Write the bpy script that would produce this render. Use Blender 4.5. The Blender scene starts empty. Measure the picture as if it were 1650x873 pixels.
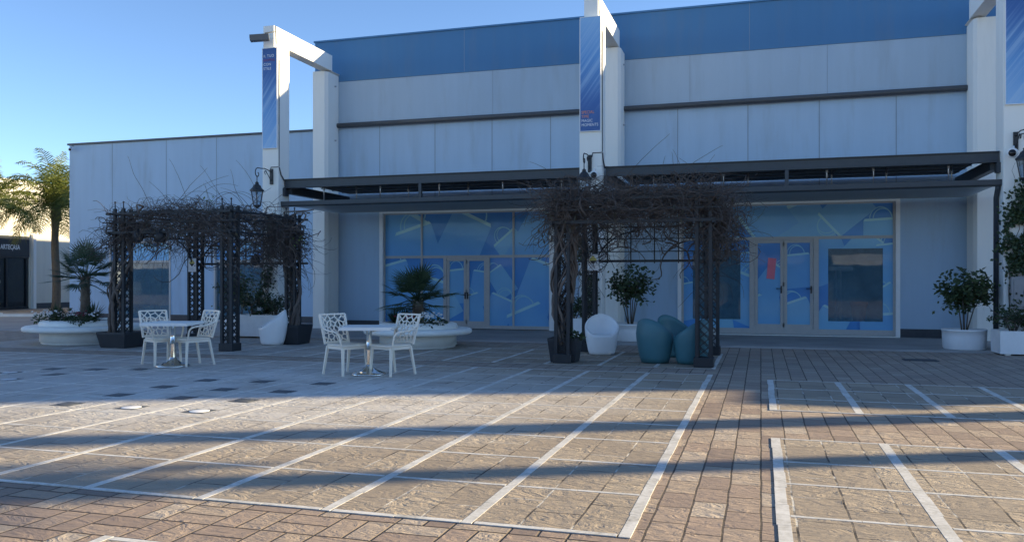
import bpy, bmesh, math, random
from mathutils import Vector, Matrix, noise as mnoise
from mathutils.geometry import delaunay_2d_cdt
random.seed(7)
PI = math.pi
S = bpy.context.scene
COL = S.collection
def rnd(a, b): return random.uniform(a, b)
V = Vector

# ------------------------------------------------------------------ materials
def new_mat(name):
    m = bpy.data.materials.new(name); m.use_nodes = True
    nt = m.node_tree
    b = nt.nodes['Principled BSDF']
    return m, nt, b
def N(nt, typ, ins=None, **props):
    n = nt.nodes.new(typ)
    for k, v in props.items(): setattr(n, k, v)
    for k, v in (ins or {}).items():
        if isinstance(v, bpy.types.NodeSocket): nt.links.new(v, n.inputs[k])
        else: n.inputs[k].default_value = v
    return n
def M(nt, op, a, b=None, c=None, clamp=False):
    ins = {0: a}
    if b is not None: ins[1] = b
    if c is not None: ins[2] = c
    n = N(nt, 'ShaderNodeMath', ins, operation=op); n.use_clamp = clamp
    return n.outputs[0]
def c4(c): return (c[0], c[1], c[2], 1.0)
def mixc(nt, fac, a, b, blend='MIX'):
    n = N(nt, 'ShaderNodeMix', data_type='RGBA', blend_type=blend)
    for idx, v in ((0, fac), (6, a), (7, b)):
        if isinstance(v, bpy.types.NodeSocket): nt.links.new(v, n.inputs[idx])
        else: n.inputs[idx].default_value = v if idx == 0 else c4(v)
    return n.outputs[2]
def objco(nt): return N(nt, 'ShaderNodeTexCoord').outputs['Object']
def noise(nt, co, scale, detail=4, rough=.55, vec_scale=None, dist=0):
    if vec_scale:
        co = N(nt, 'ShaderNodeMapping', {'Vector': co, 'Scale': vec_scale}).outputs[0]
    return N(nt, 'ShaderNodeTexNoise', {'Vector': co, 'Scale': scale, 'Detail': detail, 'Roughness': rough, 'Distortion': dist}).outputs[0]
def ramp(nt, fac, stops):
    n = N(nt, 'ShaderNodeValToRGB', {0: fac}); e = n.color_ramp.elements
    while len(e) < len(stops): e.new(.5)
    for i, (p, c) in enumerate(stops): e[i].position = p; e[i].color = c4(c) if len(c) == 3 else c
    return n.outputs[0]
def bump(nt, h, strength, dist, prev=None):
    ins = {'Height': h, 'Strength': strength, 'Distance': dist}
    if prev is not None: ins['Normal'] = prev
    return N(nt, 'ShaderNodeBump', ins).outputs[0]

GAIN = 1.42                                                     # one common step for every paint, so that exposure can stay low
def simple(name, col, rough=.6, metal=0, var=.12, vscale=6, bscale=None, bstr=.2, bdist=.002, coat=0, spec=None):
    if metal < .5: col = tuple(min(.86, c * GAIN) for c in col)
    m, nt, b = new_mat(name)
    co = objco(nt)
    n = noise(nt, co, vscale)
    f = M(nt, 'MULTIPLY_ADD', n, 2 * var, 1 - var)
    cc = mixc(nt, 1.0, col, (1, 1, 1), 'MULTIPLY')
    mul = N(nt, 'ShaderNodeVectorMath', {0: (col[0], col[1], col[2])}, operation='SCALE')
    nt.links.new(f, mul.inputs['Scale'])
    nt.links.new(mul.outputs[0], b.inputs['Base Color'])
    b.inputs['Roughness'].default_value = rough; b.inputs['Metallic'].default_value = metal
    if coat: b.inputs['Coat Weight'].default_value = coat; b.inputs['Coat Roughness'].default_value = .04
    if spec is not None: b.inputs['Specular IOR Level'].default_value = spec
    if bscale:
        nt.links.new(bump(nt, noise(nt, co, bscale, 5), bstr, bdist), b.inputs['Normal'])
    return m

def stucco(name, col, dirt=.18):
    col = tuple(min(.86, c * GAIN) for c in col)
    m, nt, b = new_mat(name)
    co = objco(nt)
    big = noise(nt, co, .35, 5)
    streak = noise(nt, co, 1.0, 4, .6, (3.2, 3.2, .22))
    fine = noise(nt, co, 60, 3)
    k = M(nt, 'MULTIPLY_ADD', big, dirt, 1 - dirt / 2)
    k2 = M(nt, 'MULTIPLY_ADD', streak, dirt * .8, 1 - dirt * .4)
    k3 = M(nt, 'MULTIPLY', k, k2)
    mul = N(nt, 'ShaderNodeVectorMath', {0: col}, operation='SCALE'); nt.links.new(k3, mul.inputs['Scale'])
    st = ramp(nt, noise(nt, co, .9, 6, .65, (2.2, 2.2, .35)), [(.52, (0, 0, 0)), (.78, (1, 1, 1))])
    fac = M(nt, 'MULTIPLY', st, dirt * 1.5)
    cc = mixc(nt, fac, mul.outputs[0], (.23, .22, .2))
    nt.links.new(cc, b.inputs['Base Color'])
    b.inputs['Roughness'].default_value = .85
    b.inputs['Specular IOR Level'].default_value = .25
    nt.links.new(bump(nt, fine, .25, .004), b.inputs['Normal'])
    return m

MT = {}
MT['wall'] = stucco('wall_paint', (.305, .40, .50))
MT['opp'] = stucco('grey_render', (.09, .11, .13))
MT['wall_band'] = stucco('band_paint', (.285, .36, .435))
MT['wall_blue'] = stucco('blue_parapet_paint', (.062, .155, .285), .14)
MT['white_wall'] = stucco('white_wall_paint', (.62, .60, .57), .10)
MT['cream_wall'] = stucco('cream_wall_paint', (.50, .475, .41), .12)
MT['plinth'] = simple('plinth_dark', (.035, .04, .048), .6, var=.25, vscale=9, bscale=30)
MT['joint'] = simple('joint_grey', (.19, .235, .29), .9)  # dark grey of the panel joints
MT['steel'] = simple('dark_steel', (.028, .034, .042), .45, .0, var=.25, vscale=5, bscale=40, bstr=.1)
MT['black_iron'] = simple('black_iron', (.014, .016, .019), .5, var=.3, vscale=12, bscale=50, bstr=.15)
MT['pipe'] = simple('gutter_dark', (.05, .055, .062), .5)
MT['corr'] = simple('canopy_sheet', (.05, .062, .078), .55, var=.2)

MT['alu'] = simple('aluminium_frame', (.34, .335, .325), .45, .0, var=.1, vscale=10)
MT['white_frame'] = simple('white_frame', (.62, .63, .63), .5, var=.08)
MT['chrome'] = simple('chrome', (.75, .75, .73), .12, 1.0, var=.05)
MT['zinc'] = simple('hanger_metal', (.45, .47, .5), .35, .8)
MT['black_plastic'] = simple('black_planter', (.02, .022, .026), .55, var=.3, vscale=8, bscale=25)
MT['soil'] = simple('soil', (.035, .026, .02), .95, var=.4, vscale=30, bscale=40, bstr=.8, bdist=.02)
MT['white_plastic'] = simple('white_tub_plastic', (.70, .70, .69), .42, var=.06, vscale=4)
MT['teal_plastic'] = simple('teal_plastic', (.042, .125, .15), .45, var=.12, vscale=4)
MT['chair'] = simple('ivory_resin', (.62, .55, .465), .42, var=.04)
MT['table_top'] = simple('white_table_top', (.61, .605, .58), .35, var=.02)
MT['concrete_white'] = simple('white_concrete', (.62, .60, .56), .75, var=.14, vscale=3, bscale=40, bstr=.15)
MT['pot_white'] = simple('white_pot', (.66, .66, .65), .55, var=.13, vscale=4, bscale=30, bstr=.08)
MT['cctv_white'] = simple('cctv_white', (.7, .7, .7), .4)
MT['cctv_grey'] = simple('floodlight_grey', (.07, .075, .08), .45)
MT['lens'] = simple('black_lens', (.008, .008, .01), .08)
MT['glass_lamp'] = simple('lantern_glass', (.22, .25, .28), .1)
MT['bark'] = simple('bark', (.10, .085, .07), .9, var=.35, vscale=14, bscale=22, bstr=.8, bdist=.02)
MT['palm_trunk'] = simple('palm_trunk', (.13, .105, .08), .9, var=.35, vscale=9, bscale=16, bstr=.9, bdist=.03)
MT['vine_wood'] = simple('vine_wood', (.055, .045, .04), .9, var=.4, vscale=10, bscale=30, bstr=.6, bdist=.01)
MT['twig'] = simple('twig', (.066, .052, .045), .9, var=.45, vscale=3)
MT['twig_thick'] = simple('vine_branch', (.10, .08, .068), .9, var=.4, vscale=6)
MT['meter'] = simple('meter_box', (.20, .20, .205), .5, var=.2)
MT['meter_glass'] = simple('meter_window', (.10, .095, .10), .2)
MT['petal'] = simple('white_petal', (.80, .78, .78), .6, var=.06)
MT['petal_red'] = simple('dark_red_petal', (.18, .02, .04), .6)
MT['sign_white'] = simple('sign_white', (.74, .74, .70), .45, var=.05)
MT['sign_yellow'] = simple('sign_yellow', (.42, .36, .10), .5, var=.15, vscale=60)
MT['sign_black'] = simple('sign_black', (.012, .012, .012), .5)
MT['sign_grey'] = simple('sign_text_grey', (.40, .41, .42), .5)
MT['letter_white'] = simple('letter_white', (.82, .82, .82), .5)
MT['letter_orange'] = simple('letter_orange', (.62, .22, .11), .5)
MT['letter_red'] = simple('letter_red', (.20, .06, .13), .5)
MT['shop_black'] = simple('shop_fascia', (.012, .017, .024), .3, var=.2)
MT['terracotta'] = simple('terracotta_pot', (.62, .2, .11), .7, var=.12)
MT['pink_paper'] = simple('pink_poster', (.60, .15, .20), .6)
MT['interior'] = simple('shop_interior', (.40, .54, .60), .9, var=.2, vscale=2)
MT['awning'] = simple('awning_canvas', (.78, .72, .62), .8, var=.08)
MT['cover'] = simple('floor_cover', (.065, .07, .075), .6, var=.3)

def leaf_mat(name, a, b, rough=.5, trans=.25):
    a = tuple(c * 1.25 for c in a); b = tuple(c * 1.25 for c in b)
    m, nt, bs = new_mat(name)
    co = objco(nt)
    n = noise(nt, co, 5, 3)
    geo = N(nt, 'ShaderNodeNewGeometry')
    r = geo.outputs['Random Per Island']
    f = M(nt, 'ADD', M(nt, 'MULTIPLY', n, .5), M(nt, 'MULTIPLY', r, .5))
    cc = ramp(nt, f, [(.2, a), (.8, b)])
    nt.links.new(cc, bs.inputs['Base Color'])
    bs.inputs['Roughness'].default_value = rough
    tr = N(nt, 'ShaderNodeBsdfTranslucent', {'Color': cc})
    mx = N(nt, 'ShaderNodeMixShader', {0: trans, 1: bs.outputs[0], 2: tr.outputs[0]})
    nt.links.new(mx.outputs[0], nt.nodes['Material Output'].inputs[0])
    return m
MT['leaf_dark'] = leaf_mat('dark_leaf', (.016, .03, .014), (.05, .08, .03))
MT['leaf_shrub'] = leaf_mat('shrub_leaf', (.025, .045, .02), (.07, .10, .04))
MT['leaf_palm'] = leaf_mat('fan_palm_leaf', (.018, .04, .022), (.05, .085, .04))
MT['leaf_feather'] = leaf_mat('feather_palm_leaf', (.055, .09, .02), (.215, .22, .05), .5, .4)
MT['leaf_dry'] = leaf_mat('dry_leaf', (.03, .03, .02), (.07, .06, .035))
MT['leaf_fresh'] = leaf_mat('fresh_leaf', (.10, .16, .04), (.22, .26, .08))

def glass_mat(name, tint, refl_rough=.02, veil=(.13, .27, .37), veil_amount=.36):
    m, nt, b = new_mat(name)
    nt.nodes.remove(b)
    t = N(nt, 'ShaderNodeBsdfTransparent', {'Color': c4(tint)})
    g = N(nt, 'ShaderNodeBsdfGlossy', {'Roughness': refl_rough, 'Color': (.9, .95, 1, 1)})
    co = objco(nt)
    nt.links.new(bump(nt, noise(nt, co, 1.2, 2), .03, .02), g.inputs['Normal'])
    fr = N(nt, 'ShaderNodeFresnel', {'IOR': 1.5})
    f = M(nt, 'MULTIPLY_ADD', fr.outputs[0], .5, .01, True)
    df = N(nt, 'ShaderNodeBsdfDiffuse', {'Color': c4(veil)})  # diffuse veil mixed in so panes over dark rooms look lit
    dm = noise(nt, co, 1.4, 4, .6)
    tt = N(nt, 'ShaderNodeMixShader', {0: M(nt, 'MULTIPLY', dm, 2 * veil_amount, None, True), 1: t.outputs[0], 2: df.outputs[0]})
    mx = N(nt, 'ShaderNodeMixShader', {0: f, 1: tt.outputs[0], 2: g.outputs[0]})
    nt.links.new(mx.outputs[0], nt.nodes['Material Output'].inputs[0])
    return m
def poly_mat():
    m, nt, b = new_mat('canopy_polycarbonate')
    b.inputs['Base Color'].default_value = (.62, .63, .62, 1); b.inputs['Roughness'].default_value = .5
    tr = N(nt, 'ShaderNodeBsdfTranslucent', {'Color': (.7, .72, .72, 1)}); tp = N(nt, 'ShaderNodeBsdfTransparent', {'Color': (.8, .82, .83, 1)})
    a = N(nt, 'ShaderNodeMixShader', {0: .5, 1: b.outputs[0], 2: tr.outputs[0]}); c = N(nt, 'ShaderNodeMixShader', {0: .35, 1: a.outputs[0], 2: tp.outputs[0]})
    nt.links.new(c.outputs[0], nt.nodes['Material Output'].inputs[0]); return m
MT['soffit'] = poly_mat()
MT['clear_glass'] = glass_mat('clear_glass', (.88, .93, .95))
MT['dark_glass'] = glass_mat('dark_shop_glass', (.30, .36, .42), veil=(.04, .06, .075), veil_amount=.4)
MT['lamp_glass'] = glass_mat('lantern_pane', (.85, .88, .9), veil_amount=.12)

def film_mat(name, ca, cb, coat=.2):
    ca = tuple(min(.8, c * 2.4) for c in ca); cb = tuple(min(.8, c * 2.4) for c in cb)
    m, nt, b = new_mat(name)
    co = objco(nt)
    n = noise(nt, co, .5, 3, .5, (1, 1, 1.4))
    w = noise(nt, co, 2.5, 4, .6)
    cc = ramp(nt, n, [(.3, ca), (.7, cb)])
    cc2 = mixc(nt, M(nt, 'MULTIPLY', w, .22), cc, (.09, .24, .50))
    nt.links.new(cc2, b.inputs['Base Color'])
    b.inputs['Roughness'].default_value = .5
    b.inputs['Coat Weight'].default_value = coat
    b.inputs['Coat Roughness'].default_value = .03
    b.inputs['Coat IOR'].default_value = 1.6
    wob = bump(nt, noise(nt, co, 1.6, 3), .12, .03)
    nt.links.new(wob, b.inputs['Coat Normal'])
    return m
MT['film'] = film_mat('blue_window_film', (.014, .092, .24), (.036, .145, .34))
MT['bag_a'] = film_mat('bag_print_blue', (.055, .17, .345), (.09, .22, .42))
MT['bag_b'] = film_mat('bag_print_pale', (.07, .195, .37), (.11, .245, .44))
MT['bag_edge'] = film_mat('bag_print_edge', (.15, .29, .42), (.22, .35, .48))
MT['bag_line'] = film_mat('bag_print_handle', (.11, .25, .41), (.16, .30, .46))

def banner_mat(name, down):
    # a printed poster: diagonal pale-blue swooshes over a blue field
    m, nt, b = new_mat(name)
    co = N(nt, 'ShaderNodeTexCoord').outputs['Generated']
    sx = N(nt, 'ShaderNodeSeparateXYZ', {0: co})
    z = sx.outputs[2] if down else M(nt, 'SUBTRACT', 1.0, sx.outputs[2])
    x = sx.outputs[0]
    d = M(nt, 'ADD', M(nt, 'MULTIPLY', x, .9), M(nt, 'MULTIPLY', sx.outputs[2], -3.6))
    st = N(nt, 'ShaderNodeTexNoise', {'Scale': 2.6, 'Detail': 4, 'Roughness': .65}, noise_dimensions='1D')
    nt.links.new(d, st.inputs['W'])
    g = ramp(nt, z, [(.0, (.28, .50, .78)), (.35, (.13, .33, .66)), (.75, (.04, .13, .38)), (1, (.03, .10, .31))])
    band = ramp(nt, st.outputs[0], [(.46, (0, 0, 0)), (.64, (1, 1, 1))])
    k = M(nt, 'MULTIPLY', band, ramp(nt, z, [(.55, (.55, .55, .55)), (.82, (.04, .04, .04))]))
    cc = mixc(nt, k, g, (.42, .60, .80))
    nt.links.new(cc, b.inputs['Base Color']); b.inputs['Roughness'].default_value = .45
    return m
MT['banner_down'] = banner_mat('banner_print_dark_top', True)
MT['banner_up'] = banner_mat('banner_print_dark_foot', False)

# ---- paving
def gain(nt, col):
    n = N(nt, 'ShaderNodeVectorMath', {0: col}, operation='SCALE'); n.inputs['Scale'].default_value = GAIN
    return n.outputs[0]
def stone_bump(nt, co, strength=1.0):
    warp = noise(nt, co, 1.3, 3, .5, None)
    dirn = noise(nt, co, 3.6, 6, .56, (1.0, 2.0, 1), 2.2)      # cleft, slate-like ridges
    grain = noise(nt, co, 45, 4, .6)
    h = M(nt, 'ADD', M(nt, 'MULTIPLY', dirn, 1.0), M(nt, 'MULTIPLY', grain, .10))
    return h
def salt(nt, co):
    # pale bloom on the worn slabs, a stain with its own patchy outline
    dv = N(nt, 'ShaderNodeVectorMath', {0: co, 1: (-7.4, 10.2, 0)}, operation='SUBTRACT').outputs[0]
    dv = N(nt, 'ShaderNodeVectorMath', {0: dv, 1: (.22, .34, 0)}, operation='MULTIPLY').outputs[0]
    ln = N(nt, 'ShaderNodeVectorMath', {0: dv}, operation='LENGTH').outputs['Value']
    rad = M(nt, 'SUBTRACT', 1.5, ln, None, True)
    nn = noise(nt, co, .8, 6, .68)
    a = M(nt, 'MULTIPLY', rad, M(nt, 'MULTIPLY_ADD', nn, 2.4, -.45, True), None, True)
    return a
def brick_ground():
    m, nt, b = new_mat('brick_paving')
    co = objco(nt)
    sx = N(nt, 'ShaderNodeSeparateXYZ', {0: co})
    wob = noise(nt, co, 3.0, 2)
    wx = M(nt, 'ADD', sx.outputs[0], M(nt, 'MULTIPLY_ADD', wob, .018, -.009))
    wob2 = noise(nt, co, 4.0, 2, .5, (1, 1.2, 1))
    wy = M(nt, 'ADD', sx.outputs[1], M(nt, 'MULTIPLY_ADD', wob2, .02, -.01))
    vec = N(nt, 'ShaderNodeCombineXYZ', {0: wy, 1: wx, 2: 0.0}).outputs[0]
    br = N(nt, 'ShaderNodeTexBrick', {'Vector': vec, 'Color1': (0, 0, 0, 1), 'Color2': (1, 1, 1, 1), 'Mortar': (.5, .5, .5, 1), 'Scale': 1.0,
           'Mortar Size': .008, 'Mortar Smooth': .25, 'Bias': 0.0, 'Brick Width': .38, 'Row Height': .225}, offset=.5, offset_frequency=2, squash=1.0)
    # basket weave for the foreground apron
    s = .37
    X = M(nt, 'DIVIDE', wx, s); Y = M(nt, 'DIVIDE', wy, s)
    fx = M(nt, 'FRACT', X); fy = M(nt, 'FRACT', Y); ix = M(nt, 'FLOOR', X); iy = M(nt, 'FLOOR', Y)
    par = M(nt, 'FLOORED_MODULO', M(nt, 'ADD', ix, iy), 2.0)
    inv = M(nt, 'SUBTRACT', 1.0, par)
    u = M(nt, 'ADD', M(nt, 'MULTIPLY', fx, inv), M(nt, 'MULTIPLY', fy, par))
    v = M(nt, 'ADD', M(nt, 'MULTIPLY', fy, inv), M(nt, 'MULTIPLY', fx, par))
    v2 = M(nt, 'MULTIPLY', v, 2.0); fv = M(nt, 'FRACT', v2); iv = M(nt, 'FLOOR', v2)
    du = M(nt, 'MINIMUM', u, M(nt, 'SUBTRACT', 1.0, u))
    dv = M(nt, 'MULTIPLY', M(nt, 'MINIMUM', fv, M(nt, 'SUBTRACT', 1.0, fv)), .5)
    dd = M(nt, 'MULTIPLY', M(nt, 'MINIMUM', du, dv), s)
    bm_ = N(nt, 'ShaderNodeMapRange', {0: dd, 1: .002, 2: .011, 3: 1.0, 4: 0.0}).outputs[0]
    rv = N(nt, 'ShaderNodeCombineXYZ', {0: ix, 1: iy, 2: M(nt, 'ADD', iv, M(nt, 'MULTIPLY', par, 5.0))}).outputs[0]
    brand = N(nt, 'ShaderNodeTexWhiteNoise', {0: rv}, noise_dimensions='3D').outputs[0]
    # apron where y < 4.95 and x < -.74
    ap = M(nt, 'MULTIPLY', M(nt, 'LESS_THAN', sx.outputs[1], 4.93), M(nt, 'LESS_THAN', sx.outputs[0], -.74))
    mort = M(nt, 'ADD', M(nt, 'MULTIPLY', br.outputs['Fac'], M(nt, 'SUBTRACT', 1.0, ap)), M(nt, 'MULTIPLY', bm_, ap))
    brr = N(nt, 'ShaderNodeSeparateColor', {0: br.outputs['Color']}).outputs[0]
    rr = M(nt, 'ADD', M(nt, 'MULTIPLY', brr, M(nt, 'SUBTRACT', 1.0, ap)), M(nt, 'MULTIPLY', brand, ap))
    patch = noise(nt, co, .55, 5, .6)
    rr2 = M(nt, 'ADD', M(nt, 'MULTIPLY', rr, .75), M(nt, 'MULTIPLY', patch, .28))
    col = ramp(nt, rr2, [(.15, (.20, .15, .12)), (.42, (.295, .22, .168)), (.66, (.335, .262, .195)), (.92, (.41, .345, .275))])
    # far apron by the shops is greyer
    far = N(nt, 'ShaderNodeMapRange', {0: M(nt, 'ADD', sx.outputs[1], M(nt, 'MULTIPLY', patch, 3.0)), 1: 12.5, 2: 16.0}).outputs[0]
    col = mixc(nt, M(nt, 'MULTIPLY', far, .55), col, (.27, .245, .212))
    grain = noise(nt, co, 28, 5, .65)
    col = mixc(nt, M(nt, 'MULTIPLY_ADD', grain, 1.2, -.4, True), mixc(nt, .35, col, (.10, .075, .06)), col)
    edgeworn = noise(nt, co, 7, 4)
    mcol = mixc(nt, edgeworn, (.018, .014, .012), (.11, .085, .065))
    col = mixc(nt, mort, col, mcol)
    col = gain(nt, col)
    nt.links.new(col, b.inputs['Base Color'])
    b.inputs['Roughness'].default_value = .85
    h = stone_bump(nt, co)
    hb = M(nt, 'SUBTRACT', M(nt, 'MULTIPLY', h, M(nt, 'MULTIPLY_ADD', rr, .028, .014)), M(nt, 'MULTIPLY', mort, .03))
    hb = M(nt, 'ADD', hb, M(nt, 'MULTIPLY', rr, .005))
    nt.links.new(bump(nt, hb, .9, 1.0), b.inputs['Normal'])
    return m
def slab_mat():
    m, nt, b = new_mat('slate_slab')
    co = objco(nt)
    sx = N(nt, 'ShaderNodeSeparateXYZ', {0: co})
    wob = noise(nt, co, 2.2, 3)
    wx = M(nt, 'ADD', sx.outputs[0], M(nt, 'MULTIPLY_ADD', wob, .03, .77))
    wy = M(nt, 'ADD', sx.outputs[1], M(nt, 'MULTIPLY_ADD', wob, .04, -.02))
    vec = N(nt, 'ShaderNodeCombineXYZ', {0: wy, 1: wx, 2: 0.0}).outputs[0]
    br = N(nt, 'ShaderNodeTexBrick', {'Vector': vec, 'Color1': (0, 0, 0, 1), 'Color2': (1, 1, 1, 1), 'Mortar': (.5, .5, .5, 1), 'Scale': 1.0,
           'Mortar Size': .008, 'Mortar Smooth': .2, 'Bias': 0.0, 'Brick Width': .62, 'Row Height': .3333}, offset=.43, offset_frequency=2)
    rr = N(nt, 'ShaderNodeSeparateColor', {0: br.outputs['Color']}).outputs[0]
    patch = noise(nt, co, .8, 6, .62)
    mid = noise(nt, co, 5, 6, .65, (1, 1.8, 1), 1.0)
    f = M(nt, 'ADD', M(nt, 'MULTIPLY', rr, .34), M(nt, 'ADD', M(nt, 'MULTIPLY', patch, .40), M(nt, 'MULTIPLY', mid, .26)))
    col = ramp(nt, f, [(.2, (.17, .138, .105)), (.45, (.235, .19, .142)), (.65, (.275, .225, .168)), (.9, (.33, .28, .215))])
    # lower-lying joints are filled with pale sand in places, open and dark in others
    jn = noise(nt, co, 2.3, 3)
    jc = ramp(nt, jn, [(.38, (.03, .024, .02)), (.50, (.10, .085, .07)), (.58, (.42, .39, .34))])
    keep = ramp(nt, noise(nt, co, 1.7, 3, .6, (1, 1, 1)), [(.36, (0, 0, 0)), (.5, (1, 1, 1))])
    jf = M(nt, 'MULTIPLY', br.outputs['Fac'], M(nt, 'MULTIPLY_ADD', keep, .75, .25))
    sl = salt(nt, co)
    col = mixc(nt, sl, col, (.47, .455, .43))
    far = N(nt, 'ShaderNodeMapRange', {0: sx.outputs[0], 1: -4.5, 2: -11.0}).outputs[0]
    col = mixc(nt, M(nt, 'MULTIPLY', far, .6), col, (.30, .295, .285))
    col = mixc(nt, jf, col, jc)
    speck = ramp(nt, noise(nt, co, 38, 3, .6), [(.66, (0, 0, 0)), (.72, (1, 1, 1))])
    col = mixc(nt, M(nt, 'MULTIPLY', speck, .4), col, (.07, .06, .05))
    col = gain(nt, col)
    nt.links.new(col, b.inputs['Base Color'])
    b.inputs['Roughness'].default_value = .8
    h = stone_bump(nt, co)
    hb = M(nt, 'SUBTRACT', M(nt, 'MULTIPLY', h, M(nt, 'MULTIPLY_ADD', rr, .032, .015)), M(nt, 'MULTIPLY', br.outputs['Fac'], .022))
    nt.links.new(bump(nt, hb, .9, 1.0), b.inputs['Normal'])
    return m
def strip_mat():
    m, nt, b = new_mat('white_marble_strip')
    co = objco(nt)
    n = noise(nt, co, 3.5, 6, .65); n2 = noise(nt, co, 24, 4)
    f = M(nt, 'ADD', M(nt, 'MULTIPLY', n, .6), M(nt, 'MULTIPLY', n2, .4))
    col = ramp(nt, f, [(.28, (.20, .18, .155)), (.42, (.36, .345, .31)), (.55, (.47, .455, .425)), (.8, (.58, .57, .54))])
    nt.links.new(gain(nt, col), b.inputs['Base Color']); b.inputs['Roughness'].default_value = .6
    nt.links.new(bump(nt, n2, .3, .004), b.inputs['Normal'])
    return m
def concrete_pave():
    m, nt, b = new_mat('pavement_concrete')
    co = objco(nt)
    n = noise(nt, co, .8, 6, .65)
    col = ramp(nt, n, [(.25, (.17, .163, .155)), (.7, (.28, .268, .255))])
    nt.links.new(gain(nt, col), b.inputs['Base Color']); b.inputs['Roughness'].default_value = .75
    nt.links.new(bump(nt, noise(nt, co, 30, 4), .3, .004), b.inputs['Normal'])
    return m
MT['brick'] = brick_ground(); MT['slab'] = slab_mat(); MT['strip'] = strip_mat(); MT['pave'] = concrete_pave()

# ------------------------------------------------------------------ mesh builder
class MB:
    def __init__(s): s.v = []; s.f = []; s.m = []; s.sm = []
    def poly(s, pts, mi=0, smooth=False):
        i = len(s.v); s.v += [tuple(p) for p in pts]; s.f.append(tuple(range(i, i + len(pts)))); s.m.append(mi); s.sm.append(smooth)
    def faces(s, vs, fs, mi=0, smooth=False):
        i = len(s.v); s.v += [tuple(p) for p in vs]
        for f in fs: s.f.append(tuple(i + k for k in f)); s.m.append(mi); s.sm.append(smooth)
    def box(s, x0, x1, y0, y1, z0, z1, mi=0):
        vs = [(x, y, z) for z in (z0, z1) for y in (y0, y1) for x in (x0, x1)]
        s.faces(vs, [(0, 2, 3, 1), (4, 5, 7, 6), (0, 1, 5, 4), (2, 6, 7, 3), (0, 4, 6, 2), (1, 3, 7, 5)], mi)
    def bbox(s, x0, x1, y0, y1, z0, z1, b=.01, mi=0):
        # box with chamfered vertical and top edges
        def ring(i, z): 
            return [(x0+b+i, y0+i, z), (x1-b-i, y0+i, z), (x1-i, y0+b+i, z), (x1-i, y1-b-i, z), (x1-b-i, y1-i, z), (x0+b+i, y1-i, z), (x0+i, y1-b-i, z), (x0+i, y0+b+i, z)]
        rs = [ring(0, z0), ring(0, z1 - b), ring(b * .7, z1)]
        vs = sum(rs, []); fs = [tuple(range(7, -1, -1)), tuple(range(16, 24))]
        for r in range(2):
            for k in range(8): fs.append((r*8+k, r*8+(k+1) % 8, r*8+8+(k+1) % 8, r*8+8+k))
        s.faces(vs, fs, mi)
    def obox(s, c, ax, ay, az, hx, hy, hz, mi=0):
        c = V(c); vs = []
        for z in (-hz, hz):
            for y in (-hy, hy):
                for x in (-hx, hx): vs.append(c + ax * x + ay * y + az * z)
        s.faces(vs, [(0, 2, 3, 1), (4, 5, 7, 6), (0, 1, 5, 4), (2, 6, 7, 3), (0, 4, 6, 2), (1, 3, 7, 5)], mi)
    def bar(s, a, b, w, h=None, mi=0, up=V((0, 0, 1))):
        a, b = V(a), V(b); d = (b - a); L = d.length
        if L < 1e-6: return
        d /= L; h = h or w
        if abs(d.dot(up)) > .98: up = V((1, 0, 0))
        x = d.cross(up).normalized(); y = x.cross(d)
        s.obox((a + b) / 2, x, d, y, w / 2, L / 2, h / 2, mi)
    def tube(s, pts, r, n=6, mi=0, smooth=True, cap=True):
        pts = [V(p) for p in pts]; m = len(pts)
        rr = r if isinstance(r, (list, tuple)) else [r] * m
        vs = []; prev = None
        for i, p in enumerate(pts):
            d = (pts[min(i+1, m-1)] - pts[max(i-1, 0)])
            if d.length < 1e-9: d = V((0, 0, 1))
            d.normalize()
            if prev is None:
                a = V((0, 0, 1)) if abs(d.z) < .9 else V((1, 0, 0))
                x = d.cross(a).normalized()
            else:
                x = prev - d * prev.dot(d)
                if x.length < 1e-6: x = d.cross(V((0, .3, 1)))
                x.normalize()
            prev = x; y = d.cross(x)
            for k in range(n):
                t = 2 * PI * k / n; vs.append(p + (x * math.cos(t) + y * math.sin(t)) * rr[i])
        fs = [(i*n+k, i*n+(k+1) % n, (i+1)*n+(k+1) % n, (i+1)*n+k) for i in range(m-1) for k in range(n)]
        if cap: fs += [tuple(range(n-1, -1, -1)), tuple((m-1)*n+k for k in range(n))]
        s.faces(vs, fs, mi, smooth)
    def lathe(s, prof, c=(0, 0, 0), n=32, mi=0, smooth=True, sx=1, sy=1, cap=True):
        vs = []; m = len(prof)
        for (r, z) in prof:
            for k in range(n):
                t = 2 * PI * k / n; vs.append((c[0] + r * sx * math.cos(t), c[1] + r * sy * math.sin(t), c[2] + z))
        fs = [(i*n+k, i*n+(k+1) % n, (i+1)*n+(k+1) % n, (i+1)*n+k) for i in range(m-1) for k in range(n)]
        s.faces(vs, fs, mi, smooth)
        if cap:
            if prof[0][0] > 1e-4: s.faces([vs[k] for k in range(n-1, -1, -1)], [tuple(range(n))], mi)
            if prof[-1][0] > 1e-4: s.faces([vs[(m-1)*n+k] for k in range(n)], [tuple(range(n))], mi)
    def build(s, name, mats, parent=None, loc=None, label=None):
        # vertices are given in world space; the object's origin is its parent's (or loc)
        me = bpy.data.meshes.new(name)
        off = V(loc) if loc is not None else (parent.location.copy() if parent else V((0, 0, 0)))
        if parent and parent.parent: off = parent.matrix_basis.translation + parent.parent.location
        me.from_pydata([tuple(V(p) - off) for p in s.v], [], s.f)
        me.polygons.foreach_set('material_index', s.m)
        me.polygons.foreach_set('use_smooth', s.sm)
        if not isinstance(mats, (list, tuple)): mats = [mats]
        for m in mats: me.materials.append(MT[m] if isinstance(m, str) else m)
        me.update()
        o = bpy.data.objects.new(name, me); COL.objects.link(o)
        if parent: o.parent = parent
        elif loc is not None: o.location = off
        if label: o['label'] = label
        return o
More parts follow.
